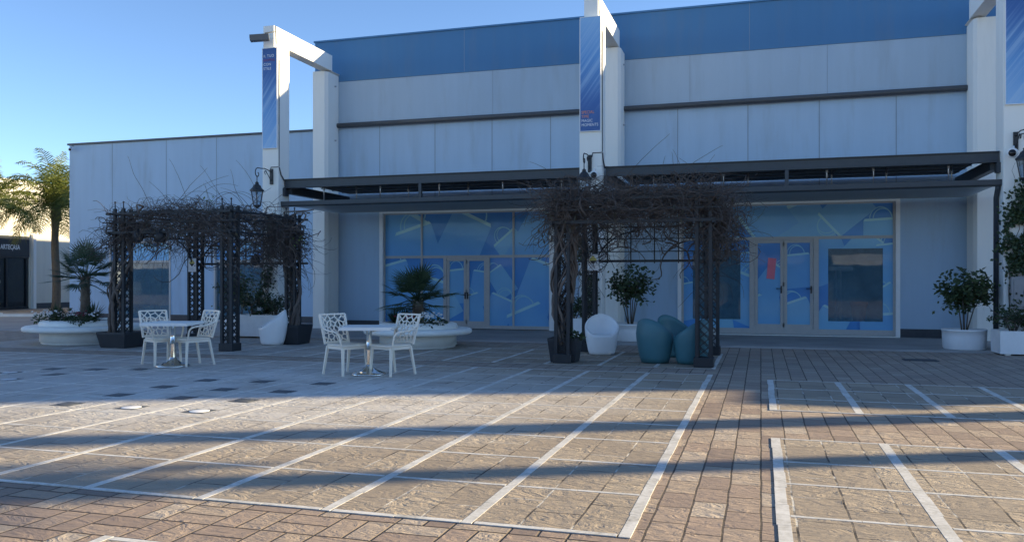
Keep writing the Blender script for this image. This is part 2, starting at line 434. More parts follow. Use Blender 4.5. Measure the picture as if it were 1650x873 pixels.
def tag(o, label=None, cat=None, group=None, kind=None):
    for k, v in (('label', label), ('category', cat), ('group', group), ('kind', kind)):
        if v: o[k] = v
    return o
def empty(name, loc, label, cat, group=None, rz=0):
    o = bpy.data.objects.new(name, None); COL.objects.link(o)
    o.location = loc; o.rotation_euler = (0, 0, rz); o.empty_display_size = .2
    return tag(o, label, cat, group)
def copy_tree(o, parent=None):
    c = o.copy(); COL.objects.link(c)
    if parent: c.parent = parent
    for ch in list(o.children): copy_tree(ch, c)
    return c
def text_mesh(body, size, name, mat, parent, loc, rot, extrude=.004, align='LEFT', bold=0, xs=1.0):
    cu = bpy.data.curves.new('lettering_curve', 'FONT'); cu.body = body; cu.size = size; cu.extrude = extrude; cu.align_x = align; cu.offset = bold
    cu.space_character = 1.06
    t = bpy.data.objects.new('lettering_tmp', cu); COL.objects.link(t)
    dg = bpy.context.evaluated_depsgraph_get(); dg.update()
    me = bpy.data.meshes.new_from_object(t.evaluated_get(dg))
    bpy.data.objects.remove(t); bpy.data.curves.remove(cu)
    R = rot.to_matrix().to_4x4() if hasattr(rot, 'to_matrix') else rot
    me.transform(Matrix.Translation(V(loc) - parent.location) @ R @ Matrix.Diagonal((xs, 1, 1, 1)))
    me.materials.clear(); me.materials.append(MT[mat])
    o = bpy.data.objects.new(name, me); COL.objects.link(o); o.parent = parent
    return o
FACE = Matrix.Rotation(PI / 2, 4, 'X')                       # text that faces the plaza (-Y)

# ------------------------------------------------------------------ setting: ground
FY = 23.6
def rect(x0, x1, y0, y1, z, name, mat, res=None):
    m = MB(); m.poly([(x0, y0, z), (x1, y0, z), (x1, y1, z), (x0, y1, z)])
    o = m.build(name, mat); o['kind'] = 'structure'; return o
rect(-600, 600, -400, 900, -.006, "ground", 'brick')
pv = MB()
YS = [4.95 + .975 * k for k in range(10)]                      # cross strips of the big field
XS = [-.785 - 1.0 * k for k in range(15)]
sl = MB()
def slab_rect(x0, x1, y0, y1): sl.poly([(x0, y0, 0), (x1, y0, 0), (x1, y1, 0), (x0, y1, 0)])
slab_rect(-18, -.785, 4.95, 13.73)
slab_rect(-18, -5.0, 14.55, 18.6)
slab_rect(-5.0, -.785, 14.55, 17.6)
slab_rect(.14, 9.0, -2.0, 8.41)
slab_rect(.14, 9.0, 10.24, 13.26)
slab_rect(-3.75, -.785, -1.0, 4.03)
o = sl.build('slate_paving', 'slab'); o['kind'] = 'structure'
st = MB()
def strip(x0, x1, y0, y1): st.box(x0, x1, y0, y1, -.004, .002)
rj = random.Random(77)
def hx(y, xa, xb, w=.04):
    n = max(1, round((xb - xa) / .48))
    for i in range(n):
        d = rj.uniform(-.004, .004); k = rj.uniform(.9, 1.06)
        strip(xa + (xb-xa)*i/n + .002, xa + (xb-xa)*(i+1)/n - .002, y + d - w * k / 2, y + d + w * k / 2)
def vx_(x, ya, yb, w=.085):
    n = max(1, round((yb - ya) / .49))
    for i in range(n):
        d = rj.uniform(-.005, .005); k = rj.uniform(.92, 1.05)
        strip(x + d - w * k / 2, x + d + w * k / 2, ya + (yb-ya)*i/n + .002, ya + (yb-ya)*(i+1)/n - .002)
for k, x in enumerate(XS): vx_(x, 4.923, 13.755, .075 if k < 6 else .055)
for k, y in enumerate(YS):
    w = .04 if k else .05
    for i in range(len(XS) - 1): hx(y, XS[i+1] + .045, XS[i] - .045, w)
    hx(y, -18, XS[-1] - .045, w)
for x in XS[:]: vx_(x, 14.6, 17.6, .07)
for y in (14.6, 15.6, 16.6, 17.6):
    for i in range(len(XS) - 1): hx(y, XS[i+1] + .036, XS[i] - .036, .035)
RX = [.14 + .955 * k for k in range(10)]
for x in RX: vx_(x, -2, 8.44); vx_(x, 10.215, 13.285)
for y in [8.41, 7.36, 6.58, 5.68, 4.75, 3.8, 2.9] + [10.24, 11.25, 12.25, 13.26]:
    for i in range(len(RX) - 1): hx(y, RX[i] + .043, RX[i+1] - .043, .038)
vx_(-3.75, -1, 4.06, .07); hx(4.03, -3.71, -.785, .05)
o = st.build('white_paving_strips', 'strip'); o['kind'] = 'structure'
pm = MB()
pm.faces([(-45, 19.4, -.01), (30, 19.4, -.01), (30, 19.46, .03), (-45, 19.46, .03), (30, 30, .03), (-45, 30, .03)], [(0, 1, 2, 3), (3, 2, 4, 5)])
o = pm.build('pavement', 'pave'); o['kind'] = 'structure'
kb = MB()
def kerb(a, b, w=.16, h=.14): kb.bar((a[0], a[1], h/2), (b[0], b[1], h/2), w, h)
kerb((-30.2, 25.95), (-27.3, 26.85)); kerb((-33.4, 26.1), (-30.45, 27.0)); kerb((-27.3, 26.95), (-28.2, 30.2))
o = kb.build('kerb', 'concrete_white'); o['kind'] = 'structure'

# flush floor lights set in the slabs
fl = [(-6.285, 8.2), (-7.25, 8.2), (-6.285, 9.08), (-8.2, 8.2), (-8.2, 9.05), (-8.2, 9.92), (-7.2, 9.05), (-8.1, 10.75), (-7.2, 9.92), (-7.2, 10.85),
      (-6.285, 9.95), (-6.2, 10.9), (-11.67, 11.36), (-10.9, 11.5), (-10.2, 11.75), (-11.9, 10.7), (-11.1, 9.96), (-10.95, 10.71)]
fl_labels = {0: 'sunlit square floor light, right one of the two whose pale disc shows',
             1: 'sunlit square floor light, left one of the two whose pale disc shows',
             2: 'shaded square floor light right at the edge of the big shadow',
             15: 'pale square floor light at the left photo edge, farther of two',
             16: 'pale square floor light at the left photo edge, nearer of two',
             12: 'dark square floor light in front of the left round bench, leftmost of its row',
             13: 'dark square floor light in front of the left round bench, middle of its row',
             14: 'dark square floor light in front of the left round bench, right end of its row',
             17: 'dark square floor light in front of the left round bench, alone nearest the camera',
             3: 'dark square floor light nearest the shadow edge, left of the two sunlit ones',
             7: 'dark square floor light below the left bistro table, farthest of its column',
             9: 'dark square floor light between the two bistro tables, left of a pair',
             11: 'dark square floor light closest to the front leg of the right bistro chairs',
             4: 'dark square floor light behind the left sunlit one, bold and near the shadow edge',
             5: 'faint square floor light two tiles behind the left sunlit floor light',
             6: 'faint square floor light between the two rows before the sunlit discs',
             8: 'dark square floor light in mid plaza, left of a bold pair',
             10: 'dark square floor light in mid plaza, right of a bold pair'}
for i, (x, y) in enumerate(fl):
    e = empty('floor_light', (x, y, 0), fl_labels[i], 'floor light', 'floor lights set in the slate paving')
    m = MB(); m.box(x-.145, x+.145, y-.145, y+.145, -.004, .003); m.build('cover_plate', 'cover', e)
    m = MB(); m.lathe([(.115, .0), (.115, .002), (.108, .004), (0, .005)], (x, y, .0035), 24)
    m.build('lens', 'sign_white' if i in (0, 1) else ('sign_grey' if i in (15, 16) else 'cover'), e)  # lens tone stands for sun and shade: pale where lit, dark elsewhere
# drain cover on the right
e = MB(); e.box(2.62, 3.22, 17.2, 17.6, -.012, .004); o = e.build('drain_cover', 'plinth', loc=(2.9, 17.4, 0)); tag(o, 'dark flush drain cover in the brick paving before the right pots', 'drain cover')

# ------------------------------------------------------------------ main building
XL, XR, YB = -13.68, 24.6, 70.0
B = empty('shop_building', (-4, FY, 0), 'large grey-blue shop block with deep blue parapet and two film-covered shopfronts', 'building')
w = MB()
OL = (-11.43, -5.81, 3.72); OR_ = (-2.24, 3.48, 3.70)            # openings with their surrounds
def wallseg(x0, x1, z0, z1): w.box(x0, x1, FY, FY + .3, z0, z1)
wallseg(XL, OL[0], 0, 3.72); wallseg(OL[1], OR_[0], 0, 3.72); wallseg(OR_[1], XR, 0, 3.72)
wallseg(XL, XR, 3.72, 6.4)
w.box(XL, XL + .3, FY + .3, YB, 0, 9.1); w.box(XR - .3, XR, FY + .3, YB, 0, 9.1); w.box(XL + .3, XR - .3, YB - .3, YB, 0, 9.1)
w.box(XL + .3, XR - .3, FY + .3, YB - .3, 8.4, 8.6)
w.build('wall', 'wall', B)
m = MB(); m.box(XL, XR, FY - .03, FY + .3, 6.402, 7.8); m.build('fascia_band', 'wall_band', B)
m = MB(); m.box(XL, XR, FY - .05, FY + .3, 7.802, 9.1); m.box(XL - .03, XR + .03, FY - .09, FY + .34, 9.101, 9.15); m.build('parapet', 'wall_blue', B)
m = MB(); m.box(18, XR, FY + .02, 40, 9.16, 13.5); m.build('shade_storey', 'wall_band', B)  # unseen storey added so the block's shadow reaches farther left
m = MB(); m.tube([(XL, FY - .12, 6.40), (-6, FY - .12, 6.39), (4, FY - .12, 6.41), (XR, FY - .12, 6.4)], .075, 8); m.build('gutter_pipe', 'pipe', B)
m = MB()
for x in [-11.43, -9.57, -7.73, -5.92] + [-2.24, -.34, 1.5, 3.39] + [7.2, 9.0, 10.9, 12.7, 16, 18, 20]:
    m.box(x - .012, x + .012, FY - .003, FY + .01, 3.74, 6.33)
for x in (-7.7, -1.9, 1.7): m.box(x - .006, x + .006, FY - .033, FY - .02, 6.48, 7.79)
for x in (-8.6, -.3): m.box(x - .006, x + .006, FY - .053, FY - .04, 7.82, 9.09)
m.build('panel_joints', 'joint', B)
for a, b in ((XL + .01, OL[0] - .005), (OL[1] + .005, OR_[0] - .005), (OR_[1] + .005, XR)):
    m = MB(); m.box(a, b, FY - .035, FY + .02, .03, .25); m.build('plinth', 'plinth', B)

# shopfront interior
def room(x0, x1, name):
    m = MB(); d = 3.0
    m.poly([(x0, FY+d, 0.03), (x1, FY+d, 0.03), (x1, FY+d, 3.7), (x0, FY+d, 3.7)])
    m.poly([(x0, FY+.3, 0.03), (x0, FY+d, 0.03), (x0, FY+d, 3.7), (x0, FY+.3, 3.7)])
    m.poly([(x1, FY+.3, 0.03), (x1, FY+d, 0.03), (x1, FY+d, 3.7), (x1, FY+.3, 3.7)])
    m.poly([(x0, FY+.3, 3.7), (x1, FY+.3, 3.7), (x1, FY+d, 3.7), (x0, FY+d, 3.7)])
    m.poly([(x0, FY+.3, 0.035), (x1, FY+.3, 0.035), (x1, FY+d, 0.035), (x0, FY+d, 0.035)])
    return m.build(name, 'interior', B)
room(OL[0] + .02, OL[1] - .02, 'interior'); room(OR_[0] + .02, OR_[1] - .02, 'interior')

def clip(poly, x0, x1, z0, z1):
    def cut(P, f, inter):
        out = []
        for i in range(len(P)):
            a, b = P[i], P[(i+1) % len(P)]
            fa, fb = f(a), f(b)
            if fa >= 0: out.append(a)
            if (fa >= 0) != (fb >= 0):
                t = fa / (fa - fb); out.append((a[0] + (b[0]-a[0])*t, a[1] + (b[1]-a[1])*t))
        return out
    P = poly
    for f in (lambda p: p[0]-x0, lambda p: x1-p[0], lambda p: p[1]-z0, lambda p: z1-p[1]):
        P = cut(P, f, None)
        if len(P) < 3: return []
    return P
def bag(mb, rects, cx, cz, w, h, rot, mi, y):
    # a paper carrier bag printed flat on the film: body, pale gusset, two thin handles
    c, s_ = math.cos(rot), math.sin(rot); w *= 1.25; h *= 1.25
    def T(u, v): return (cx + u*c - v*s_, cz + u*s_ + v*c)
    polys = [([T(-w/2, -h/2), T(w/2, -h/2), T(w*.46, h/2), T(-w*.46, h/2)], mi, 0),
             ([T(-w*.46, h/2), T(w*.46, h/2), T(w*.42, h/2 + w*.07), T(-w*.42, h/2 + w*.07)], 2, .0012)]
    for off, r in ((0, .30), (.05, .26)):
        n = 14
        for k in range(n):
            a0, a1 = PI * k / n, PI * (k+1) / n
            R0, R1 = w * r, w * (r - .025)
            b_ = h/2 + w * .05
            polys.append(([T(R0*math.cos(a0) + off*w, b_ + R0*1.15*math.sin(a0)), T(R0*math.cos(a1) + off*w, b_ + R0*1.15*math.sin(a1)),
                           T(R1*math.cos(a1) + off*w, b_ + R1*1.15*math.sin(a1)), T(R1*math.cos(a0) + off*w, b_ + R1*1.15*math.sin(a0))], 3, .0024 + off*.01))
    for P, m_, dy in polys:
        for (x0, x1, z0, z1) in rects:
            Q = clip(P, x0, x1, z0, z1)
            if Q: mb.poly([(p[0], y - dy, p[1]) for p in Q], m_)
BM = ['bag_a', 'bag_b', 'bag_edge', 'bag_line']
def film_pane(parent, rects, bags, y, holes=False, name='window_film'):
    for grp in ([rects] if holes else [[q] for q in rects]):
        m = MB()
        for (x0, x1, z0, z1) in grp: m.box(x0, x1, y, y + .012, z0, z1)
        o = m.build(name, 'film', parent)
        bm_ = MB()
        yy = y - .003
        for b_ in bags:
            bag(bm_, grp, *b_, yy); yy -= .003
        if bm_.f: bm_.build('bag_print', BM, o)
def frame_box(parent, x0, x1, z0, z1, t, y0, y1, mat, name, sill=True):
    m = MB(); m.box(x0, x0 + t, y0, y1, z0, z1); m.box(x1 - t, x1, y0, y1, z0, z1); m.box(x0 + t, x1 - t, y0, y1, z1 - t, z1)
    if sill: m.box(x0 + t, x1 - t, y0, y1, z0, z0 + t)
    return m.build(name, mat, parent)

FD = FY + .10                                                    # film plane
# left shopfront
m = MB(); x0, x1, zt = OL
m.box(x0, x0 + .12, FY - .04, FY + .28, .03, zt); m.box(x1 - .14, x1, FY - .04, FY + .28, .03, zt); m.box(x0 + .12, x1 - .14, FY - .04, FY + .28, zt - .13, zt)
m.build('shopfront_surround', 'white_frame', B)
L = empty('shopfront', (0, 0, 0), None, None); L.location = (-8.6, FY, 0); 
L.parent = None
def sub(o, parent): 
    o.parent = parent; return o
m = MB()
zs = (.05, 2.25, 3.59)
xv = [-11.31, -10.04, -7.08, -5.95]
for x in xv: m.box(x - .03 if x > -11.3 else x, x + .03 if x < -6 else x, FD - .045, FD + .05, .05, 3.59)
m.box(-11.31, -5.95, FD - .04, FD + .048, 2.19, 2.27); m.box(-11.31, -5.95, FD - .05, FD + .05, .05, .15); m.box(-11.31, -5.95, FD - .03, FD + .045, 3.55, 3.592)
m.box(-9.32, -9.22, FD - .047, FD + .052, .15, 2.19); m.box(-7.92, -7.83, FD - .047, FD + .052, .15, 2.19)
bpy.data.objects.remove(L)
m.build('shopfront_frame', 'alu', B)
film_pane(B, [(-11.28, -10.07, 2.27, 3.55), (-10.01, -7.11, 2.27, 3.55), (-7.05, -5.98, 2.27, 3.55)],
          [(-10.9, 2.7, 1.3, 1.5, -.5, 0), (-10.1, 2.3, 1.1, 1.3, .3, 0), (-8.75, 2.62, 1.15, 1.35, -.44, 0), (-7.0, 2.35, .75, .9, .7, 1), (-6.35, 2.62, 1.15, 1.35, -.5, 0)], FD)
film_pane(B, [(-11.28, -10.07, .15, 2.19), (-10.01, -9.32, .15, 2.19), (-7.83, -7.11, .15, 2.19), (-7.05, -5.98, .15, 2.19)],
          [(-10.85, 1.2, .9, 1.3, .25, 0), (-9.9, .8, 1.0, 1.2, -.3, 0), (-7.45, 1.45, .5, .7, .6, 1), (-7.6, .5, .7, .8, -.4, 0), (-6.35, 1.2, .9, 1.3, -.35, 0), (-6.6, .2, 1.0, .7, .4, 0)], FD)
def door_leaf(x0, x1, z0, z1, hx_, rects_film, bags, mat_handle='black_iron', glass=False, name='door'):
    m = MB(); t = .085
    m.box(x0, x0 + t, FD - .03, FD + .03, z0, z1); m.box(x1 - t, x1, FD - .03, FD + .03, z0, z1)
    m.box(x0 + t, x1 - t, FD - .03, FD + .03, z1 - t, z1); m.box(x0 + t, x1 - t, FD - .03, FD + .03, z0, z0 + .12)
    for zz in (z0 + .1, (z0+z1)/2, z1 - .12):
        for xx in (x0, x1): m.box(xx - .02, xx + .02, FD - .045, FD - .02, zz - .05, zz + .05)
    d = m.build(name, 'alu', B)
    g = MB(); g.box(x0 + t, x1 - t, FD, FD + .012, z0 + .12, z1 - t)
    p = g.build('door_glass', 'film' if not glass else 'clear_glass', d)
    r = [(x0 + t, x1 - t, z0 + .12, z1 - t)]
    if bags:
        bm_ = MB(); yy = FD - .003
        for b_ in bags: bag(bm_, r, *b_, yy); yy -= .003
        if bm_.f: bm_.build('bag_print', BM, d)
    h = MB(); zc = z0 + (z1-z0) * .44
    h.box(hx_ - .018, hx_ + .018, FD - .05, FD - .03, zc - .1, zc + .1)
    h.tube([(hx_, FD - .05, zc + .03), (hx_, FD - .09, zc + .03), (hx_ + (.13 if hx_ < (x0+x1)/2 else -.13), FD - .09, zc + .03)], .012, 6)
    h.build('door_handle', mat_handle, d)
    return d
door_leaf(-9.215, -8.575, .15, 2.185, -8.61, None, [(-8.9, 1.3, .7, .8, .1, 0), (-9.1, .7, .5, .5, .5, 1)])
door_leaf(-8.57, -7.925, .15, 2.185, -8.535, None, [(-8.1, 1.25, .6, .8, -.15, 0), (-8.4, .6, .6, .7, .3, 0)])

# right shopfront
m = MB(); x0, x1, zt = OR_
m.box(x0, x0 + .10, FY - .04, FY + .28, .03, zt); m.box(x1 - .10, x1, FY - .04, FY + .28, .03, zt); m.box(x0 + .10, x1 - .10, FY - .04, FY + .28, zt - .11, zt)
m.build('shopfront_surround', 'white_frame', B)
m = MB()
m.box(-2.14, -2.08, FD - .045, FD + .05, .05, 3.59); m.box(3.32, 3.38, FD - .045, FD + .05, .05, 3.59)
m.box(-2.08, 3.32, FD - .04, FD + .048, 2.62, 2.70); m.box(-2.08, 3.32, FD - .05, FD + .05, .05, .20); m.box(-2.08, 3.32, FD - .03, FD + .045, 3.55, 3.592)
m.box(-.30, -.17, FD - .055, FD + .052, .20, 2.62); m.box(1.36, 1.49, FD - .055, FD + .052, .20, 2.62)
m.build('shopfront_frame', 'alu', B)
film_pane(B, [(-2.08, 3.32, 2.70, 3.55)],
          [(-1.2, 3.3, 1.1, 1.2, 2.6, 0), (-1.7, 2.5, .8, .7, .8, 1), (1.15, 2.75, 1.15, 1.3, .42, 1), (2.2, 3.4, .75, .9, 2.3, 1), (3.05, 2.72, .75, .6, .05, 1), (.2, 3.2, .9, .9, 2.2, 0)], FD)
CW1 = (-1.83, -.54, .44, 2.34); CW2 = (1.73, 3.08, .42, 2.36)
def around(x0, x1, z0, z1, c):
    return [(x0, c[0], z0, z1), (c[1], x1, z0, z1), (c[0], c[1], z0, c[2]), (c[0], c[1], c[3], z1)]
BG = (
          [(-.4, 1.75, .5, .8, .1, 0), (-.5, 1.0, .9, 1.0, -.4, 0), (-1.2, .2, .8, .6, .1, 1), (-2.0, .9, .5, .8, .2, 0),
           (1.75, 2.1, .8, 1.0, .35, 0), (2.55, 2.35, .6, .7, -.7, 1), (3.3, 1.95, .6, .8, .1, 0), (3.25, .9, .6, .7, .6, 1), (1.7, .2, .7, .8, -.5, 1), (3.0, .2, .8, .6, .1, 0)])
film_pane(B, around(-2.08, -.30, .20, 2.62, CW1), BG, FD, True)
film_pane(B, around(1.49, 3.32, .20, 2.62, CW2), BG, FD, True)
for c in (CW1, CW2):
    g = MB(); g.box(c[0], c[1], FD, FD + .012, c[2], c[3]); g.build('window_pane', 'clear_glass', B)
door_leaf(-.165, .592, .20, 2.615, .53, None, [(.15, .55, .75, .9, .25, 0), (.3, 1.45, .6, .7, -.6, 0)])
door_leaf(.598, 1.355, .20, 2.615, 1.30, None, [(.95, 1.75, .62, .7, .1, 0), (.95, .55, .7, .6, .35, 1)])
th = MB(); th.box(-2.2, 3.44, FY - .25, FY - .04, .03, .05); th.build('threshold', 'concrete_white', B)
# things seen through the right shop windows
p = MB(); px_, py_ = 2.52, FY + .36
p.lathe([(.15, .0), (.20, .40), (.225, .40), (.235, .50), (.21, .50), (.19, .42), (0, .42)], (px_, py_, .43), 24)
o = p.build('terracotta_pot', 'terracotta', loc=(px_, py_, .43)); tag(o, 'bright terracotta pot behind the right shop window', 'pot')
st_ = MB(); st_.box(1.75, 3.3, FY + .12, FY + 1.3, .035, .43); o = st_.build('display_plinth', 'interior', loc=(2.5, FY + .8, .035)); tag(o, 'low dark display platform under the terracotta pot', 'plinth')
p = MB(); p.box(.17, .38, FD - .016, FD - .012, 1.55, 2.12)
o = p.build('poster', 'pink_paper', loc=(.275, FD - .014, 1.83)); o.rotation_euler = (0, math.radians(5), 0); tag(o, 'upright pink poster on the left leaf of the right shop door', 'poster')
t_ = empty('mirrored_awning', (2.05, FY + .7, .035), 'white canopy set inside the right window for a mirrored awning', 'stand')
m = MB(); m.bbox(1.50, 2.38, FY + .35, FY + 1.1, 1.78, 1.90, .03); m.build('top', 'awning', t_)  # solid canopy modelled in place of an awning mirrored in the glass
m = MB(); m.tube([(1.95, FY + .5, .44), (1.95, FY + .5, 1.78)], .025, 6); m.build('post', 'white_frame', t_)
m = MB(); m.tube([(2.08, FY + .55, .44), (2.08, FY + .55, 1.78)], .02, 6); m.build('post', 'white_frame', t_)

# ------------------------------------------------------------------ left wing
WY = 25.4
G_ = empty('side_building', (-19, WY, 0), 'lower plain grey-blue wing with flat roof left of the main shop block', 'building')
w = MB(); Z = 6.65
W1 = (-23.45, -20.7, 2.95); W2 = (-18.85, -16.75, 2.95)
w.box(-25.32, W1[0], WY, WY + .3, 0, W1[2]); w.box(W1[1], W2[0], WY, WY + .3, 0, W1[2]); w.box(W2[1], XL - .02, WY, WY + .3, 0, W1[2])
w.box(-25.32, XL - .02, WY, WY + .3, W1[2], Z)
w.box(-25.32, -25.02, WY + .3, 70, 0, Z); w.box(-25.02, XL - .02, 69.7, 70, 0, Z); w.box(-25.02, XL - .02, WY + .3, 69.7, 6.2, 6.35)
w.box(-25.02, XL - .02, 33, 69.6, 6.4, 7.5)  # hidden raised rear roof, added to lift the wing's shadow edge
w.build('wall', 'wall', G_)
m = MB(); m.box(-25.38, XL - .02, WY - .06, WY + .36, Z + .002, Z + .07); m.build('roof_flashing', 'pipe', G_)
m = MB()
for x in (-23.32, -20.9, -18.74, -16.5): m.box(x - .012, x + .012, WY - .003, WY + .01, 2.97, Z - .02)
m.build('panel_joints', 'joint', G_)
for a, b in ((-25.32, W1[0] - .01), (W1[1] + .01, W2[0] - .01), (W2[1] + .01, XL - .02)):
    m = MB(); m.box(a, b, WY - .035, WY + .02, 0, .25); m.build('plinth', 'plinth', G_)
def wing_window(c, bags):
    f = frame_box(G_, c[0], c[1], .03, c[2], .07, WY - .02, WY + .2, 'alu', 'window')
    m = MB(); m.box(c[0] + .07, c[1] - .07, WY + .03, WY + .12, 2.16, 2.24); m.build('transom', 'alu', f)
    fp = MB(); r = [(c[0] + .07, c[1] - .07, 2.24, c[2] - .07)]; fp.box(r[0][0], r[0][1], WY + .08, WY + .09, r[0][2], r[0][3]); fo = fp.build('window_film', 'film', f)
    bm_ = MB(); yy = WY + .076
    for b_ in bags: bag(bm_, r, *b_, yy); yy -= .003
    bm_.build('bag_print', BM, f)
    g = MB(); g.box(c[0] + .07, c[1] - .07, WY + .08, WY + .092, .1, 2.16); g.build('pane', 'clear_glass', f)
    m = MB(); d = 2.5
    m.box(c[0] - .3, c[1] + .3, WY + d, WY + d + .05, 0, 3.2); m.box(c[0] - .35, c[0] - .3, WY + .3, WY + d, 0, 3.2); m.box(c[1] + .3, c[1] + .35, WY + .3, WY + d, 0, 3.2)
    m.box(c[0] - .3, c[1] + .3, WY + .3, WY + d, 3.2, 3.25)
    m.build('interior', 'interior', G_)
wing_window(W1, [(-22.0, 2.35, .9, .9, -.6, 1), (-21.2, 2.4, .6, .7, -.5, 1), (-22.9, 2.3, .8, .8, .4, 0)])
wing_window(W2, [(-17.6, 2.35, .8, .8, -.4, 1), (-18.5, 2.3, .7, .7, .5, 0)])

# ------------------------------------------------------------------ shop far left
FX = -36.8
A = empty('corner_shop', (FX, 32, 0), 'cream-topped shop with dark glazed front and white lettered fascia beyond the palms', 'building')
w = MB(); Y1 = 34.25
w.box(FX - 8, FX, 10, 20, 0, 6.6); w.box(FX - .3, FX, 20, Y1, 3.78, 6.6); w.box(FX - .3, FX, Y1, 60, 0, 6.6); w.box(FX - 8, FX - .3, 20, 60, 6.2, 6.4); w.box(FX - 8, FX - 7.7, 20, 60, 0, 6.2)
w.box(FX - .35, FX + .05, 10, 60, 6.602, 6.68)
w.build('wall', 'cream_wall', A)
m = MB(); m.box(FX - .2, FX + .06, 20, Y1 - .02, 2.70, 3.77); m.build('fascia_sign', 'shop_black', A)
m = MB(); m.box(FX - .12, FX - .10, 20, Y1 - .1, .1, 2.69); m.build('window_pane', 'dark_glass', A)
m = MB()
for y in (20.1, 24, 28, 31.2, 32.95, Y1 - .1): m.box(FX - .16, FX - .02, y - .05, y + .05, .1, 2.69)
m.box(FX - .2, FX + .02, 20, Y1 - .02, 2.62, 2.695); m.box(FX - .18, FX, 20, Y1 - .02, .03, .12)
m.build('window_frame', 'shop_black', A)
m = MB(); m.box(FX, FX + .18, Y1 + .12, Y1 + .30, 0, 3.9); m.build('pilaster', 'white_wall', A)
m = MB(); m.box(FX, FX + .05, Y1 + .31, 60, .0, .28); m.build('plinth', 'plinth', A)
RL = Matrix.Rotation(PI / 2, 4, 'Z') @ Matrix.Rotation(PI / 2, 4, 'X')   # reads on a +X wall
text_mesh('ARTECASA', .34, 'lettering', 'letter_white', A, (FX + .064, 32.5, 3.08), RL, bold=.006, xs=.66)
m = MB(); m.box(FX + .06, FX + .065, 33.19, 33.22, 3.0, 3.06); m.build('cedilla_mark', 'letter_white', A)
# pale emblem on the shop glass, the desk and shelves behind it
m = MB()
m.tube([(FX - .09, 32.28 + .27 * math.cos(t), 2.0 + .27 * math.sin(t)) for t in [2*PI*k/16 for k in range(17)]], .045, 5)
for k in range(5): m.box(FX - .095, FX - .085, 32.0 + .13*k, 32.09 + .13*k, 1.35, 1.5)
m.build('window_emblem', 'sign_grey', A)
d_ = empty('shop_desk', (FX - 1.2, 32.6, 0), 'low pale shelf unit behind the dark glass of the far left shop', 'shelf')
m = MB(); m.box(FX - 1.5, FX - .9, 32.4, 34.0, .55, .65); m.box(FX - 1.5, FX - .9, 32.4, 34.0, .15, .25); m.build('shelf', 'pot_white', d_)
m = MB(); m.box(FX - 1.5, FX - .9, 32.4, 32.5, 0, .9); m.box(FX - 1.5, FX - .9, 33.1, 33.2, 0, .55); m.build('side_panel', 'pot_white', d_)

# ------------------------------------------------------------------ portal frames with banners
frames = [(-13.10, -12.60, -13.12, -12.79, -13.38, -12.84, 'white concrete portal frame at left end of the main block, sky showing through'),
          (-4.23, -3.68, -4.13, -3.79, -4.27, -3.73, 'white concrete portal frame in the middle, between the two canopies'),
          (4.92, 5.47, 4.98, 5.32, 5.03, 5.57, 'white concrete portal frame at the right photo edge beside ivy and meter box'),
          (14.0, 14.55, 14.08, 14.42, 14.13, 14.67, 'white concrete portal frame farther right, outside the photo')]
for (l0, l1, u0, u1, p0, p1, lab) in frames:
    F_ = empty('portal_frame', ((l0+l1)/2, 19.75, 0), lab, 'portal frame', 'white portal frames along the facade')
    m = MB(); m.bbox(l0, l1, 19.75, 20.25, 0.03, 7.86, .012); m.build('cladding', 'white_wall', F_)
    m = MB(); m.box(u0, u1, 19.83, 20.6, 7.6, 8.02); m.box(u0, u1, 20.255, 20.6, 0.03, 7.6); m.build('front_column', 'white_wall', F_)
    m = MB(); m.box(u0, u1, 19.83, 23.05, 8.02, 8.5); m.build('beam', 'white_wall', F_)
    m = MB()
    a, b, c = 22.78, 22.9, FY - .055
    pts = [(p0 + .07, a), (p1 - .07, a), (p1, b), (p1, c), (p0, c), (p0, b)]
    zt = 7.97
    vs = [(x, y, .03) for x, y in pts] + [(x, y, zt if y > a + .01 else zt + .0) for x, y in pts]
    m.faces(vs, [(5, 4, 3, 2, 1, 0), (6, 7, 8, 9, 10, 11)] + [(k, (k+1) % 6, 6 + (k+1) % 6, 6 + k) for k in range(6)])
    m.faces([(p0 + .07, a, zt + .001), (p1 - .07, a, zt + .001), (p1 - .07, c, zt + .001), (p0 + .07, c, zt + .001), (u0, a + .27, 8.015), (u1, a + .27, 8.015), (u1, c, 8.015), (u0, c, 8.015)],
            [(0, 1, 5, 4), (1, 2, 6, 5), (2, 3, 7, 6), (3, 0, 4, 7), (4, 5, 6, 7)])
    m.build('pilaster', 'white_wall', F_)
    m = MB(); xe = l1 + .012
    m.tube([(u1 + .012, 19.9, 8.5), (u1 + .015, 19.92, 8.1), (xe - .0, 19.78, 7.5), (xe, 19.77, 6.2), (xe, 19.77, 4.62), (l1 - .02, 19.74, 4.60), (l1 - .22, 19.735, 4.6), (l1 - .24, 19.735, 4.5)], .012, 5)
    m.tube([(xe, 19.77, 4.6), (xe + .01, 19.85, 4.4), (xe + .02, 20.0, 4.25)], .018, 5)
    m.build('cable', 'pipe', F_)
    m = MB()
    for z in (7.6, 5.9): m.tube([(p1, 23.3, z), (p1 + .06, 23.3, z)], .02, 6)
    m.build('bracket_pins', 'zinc', F_)

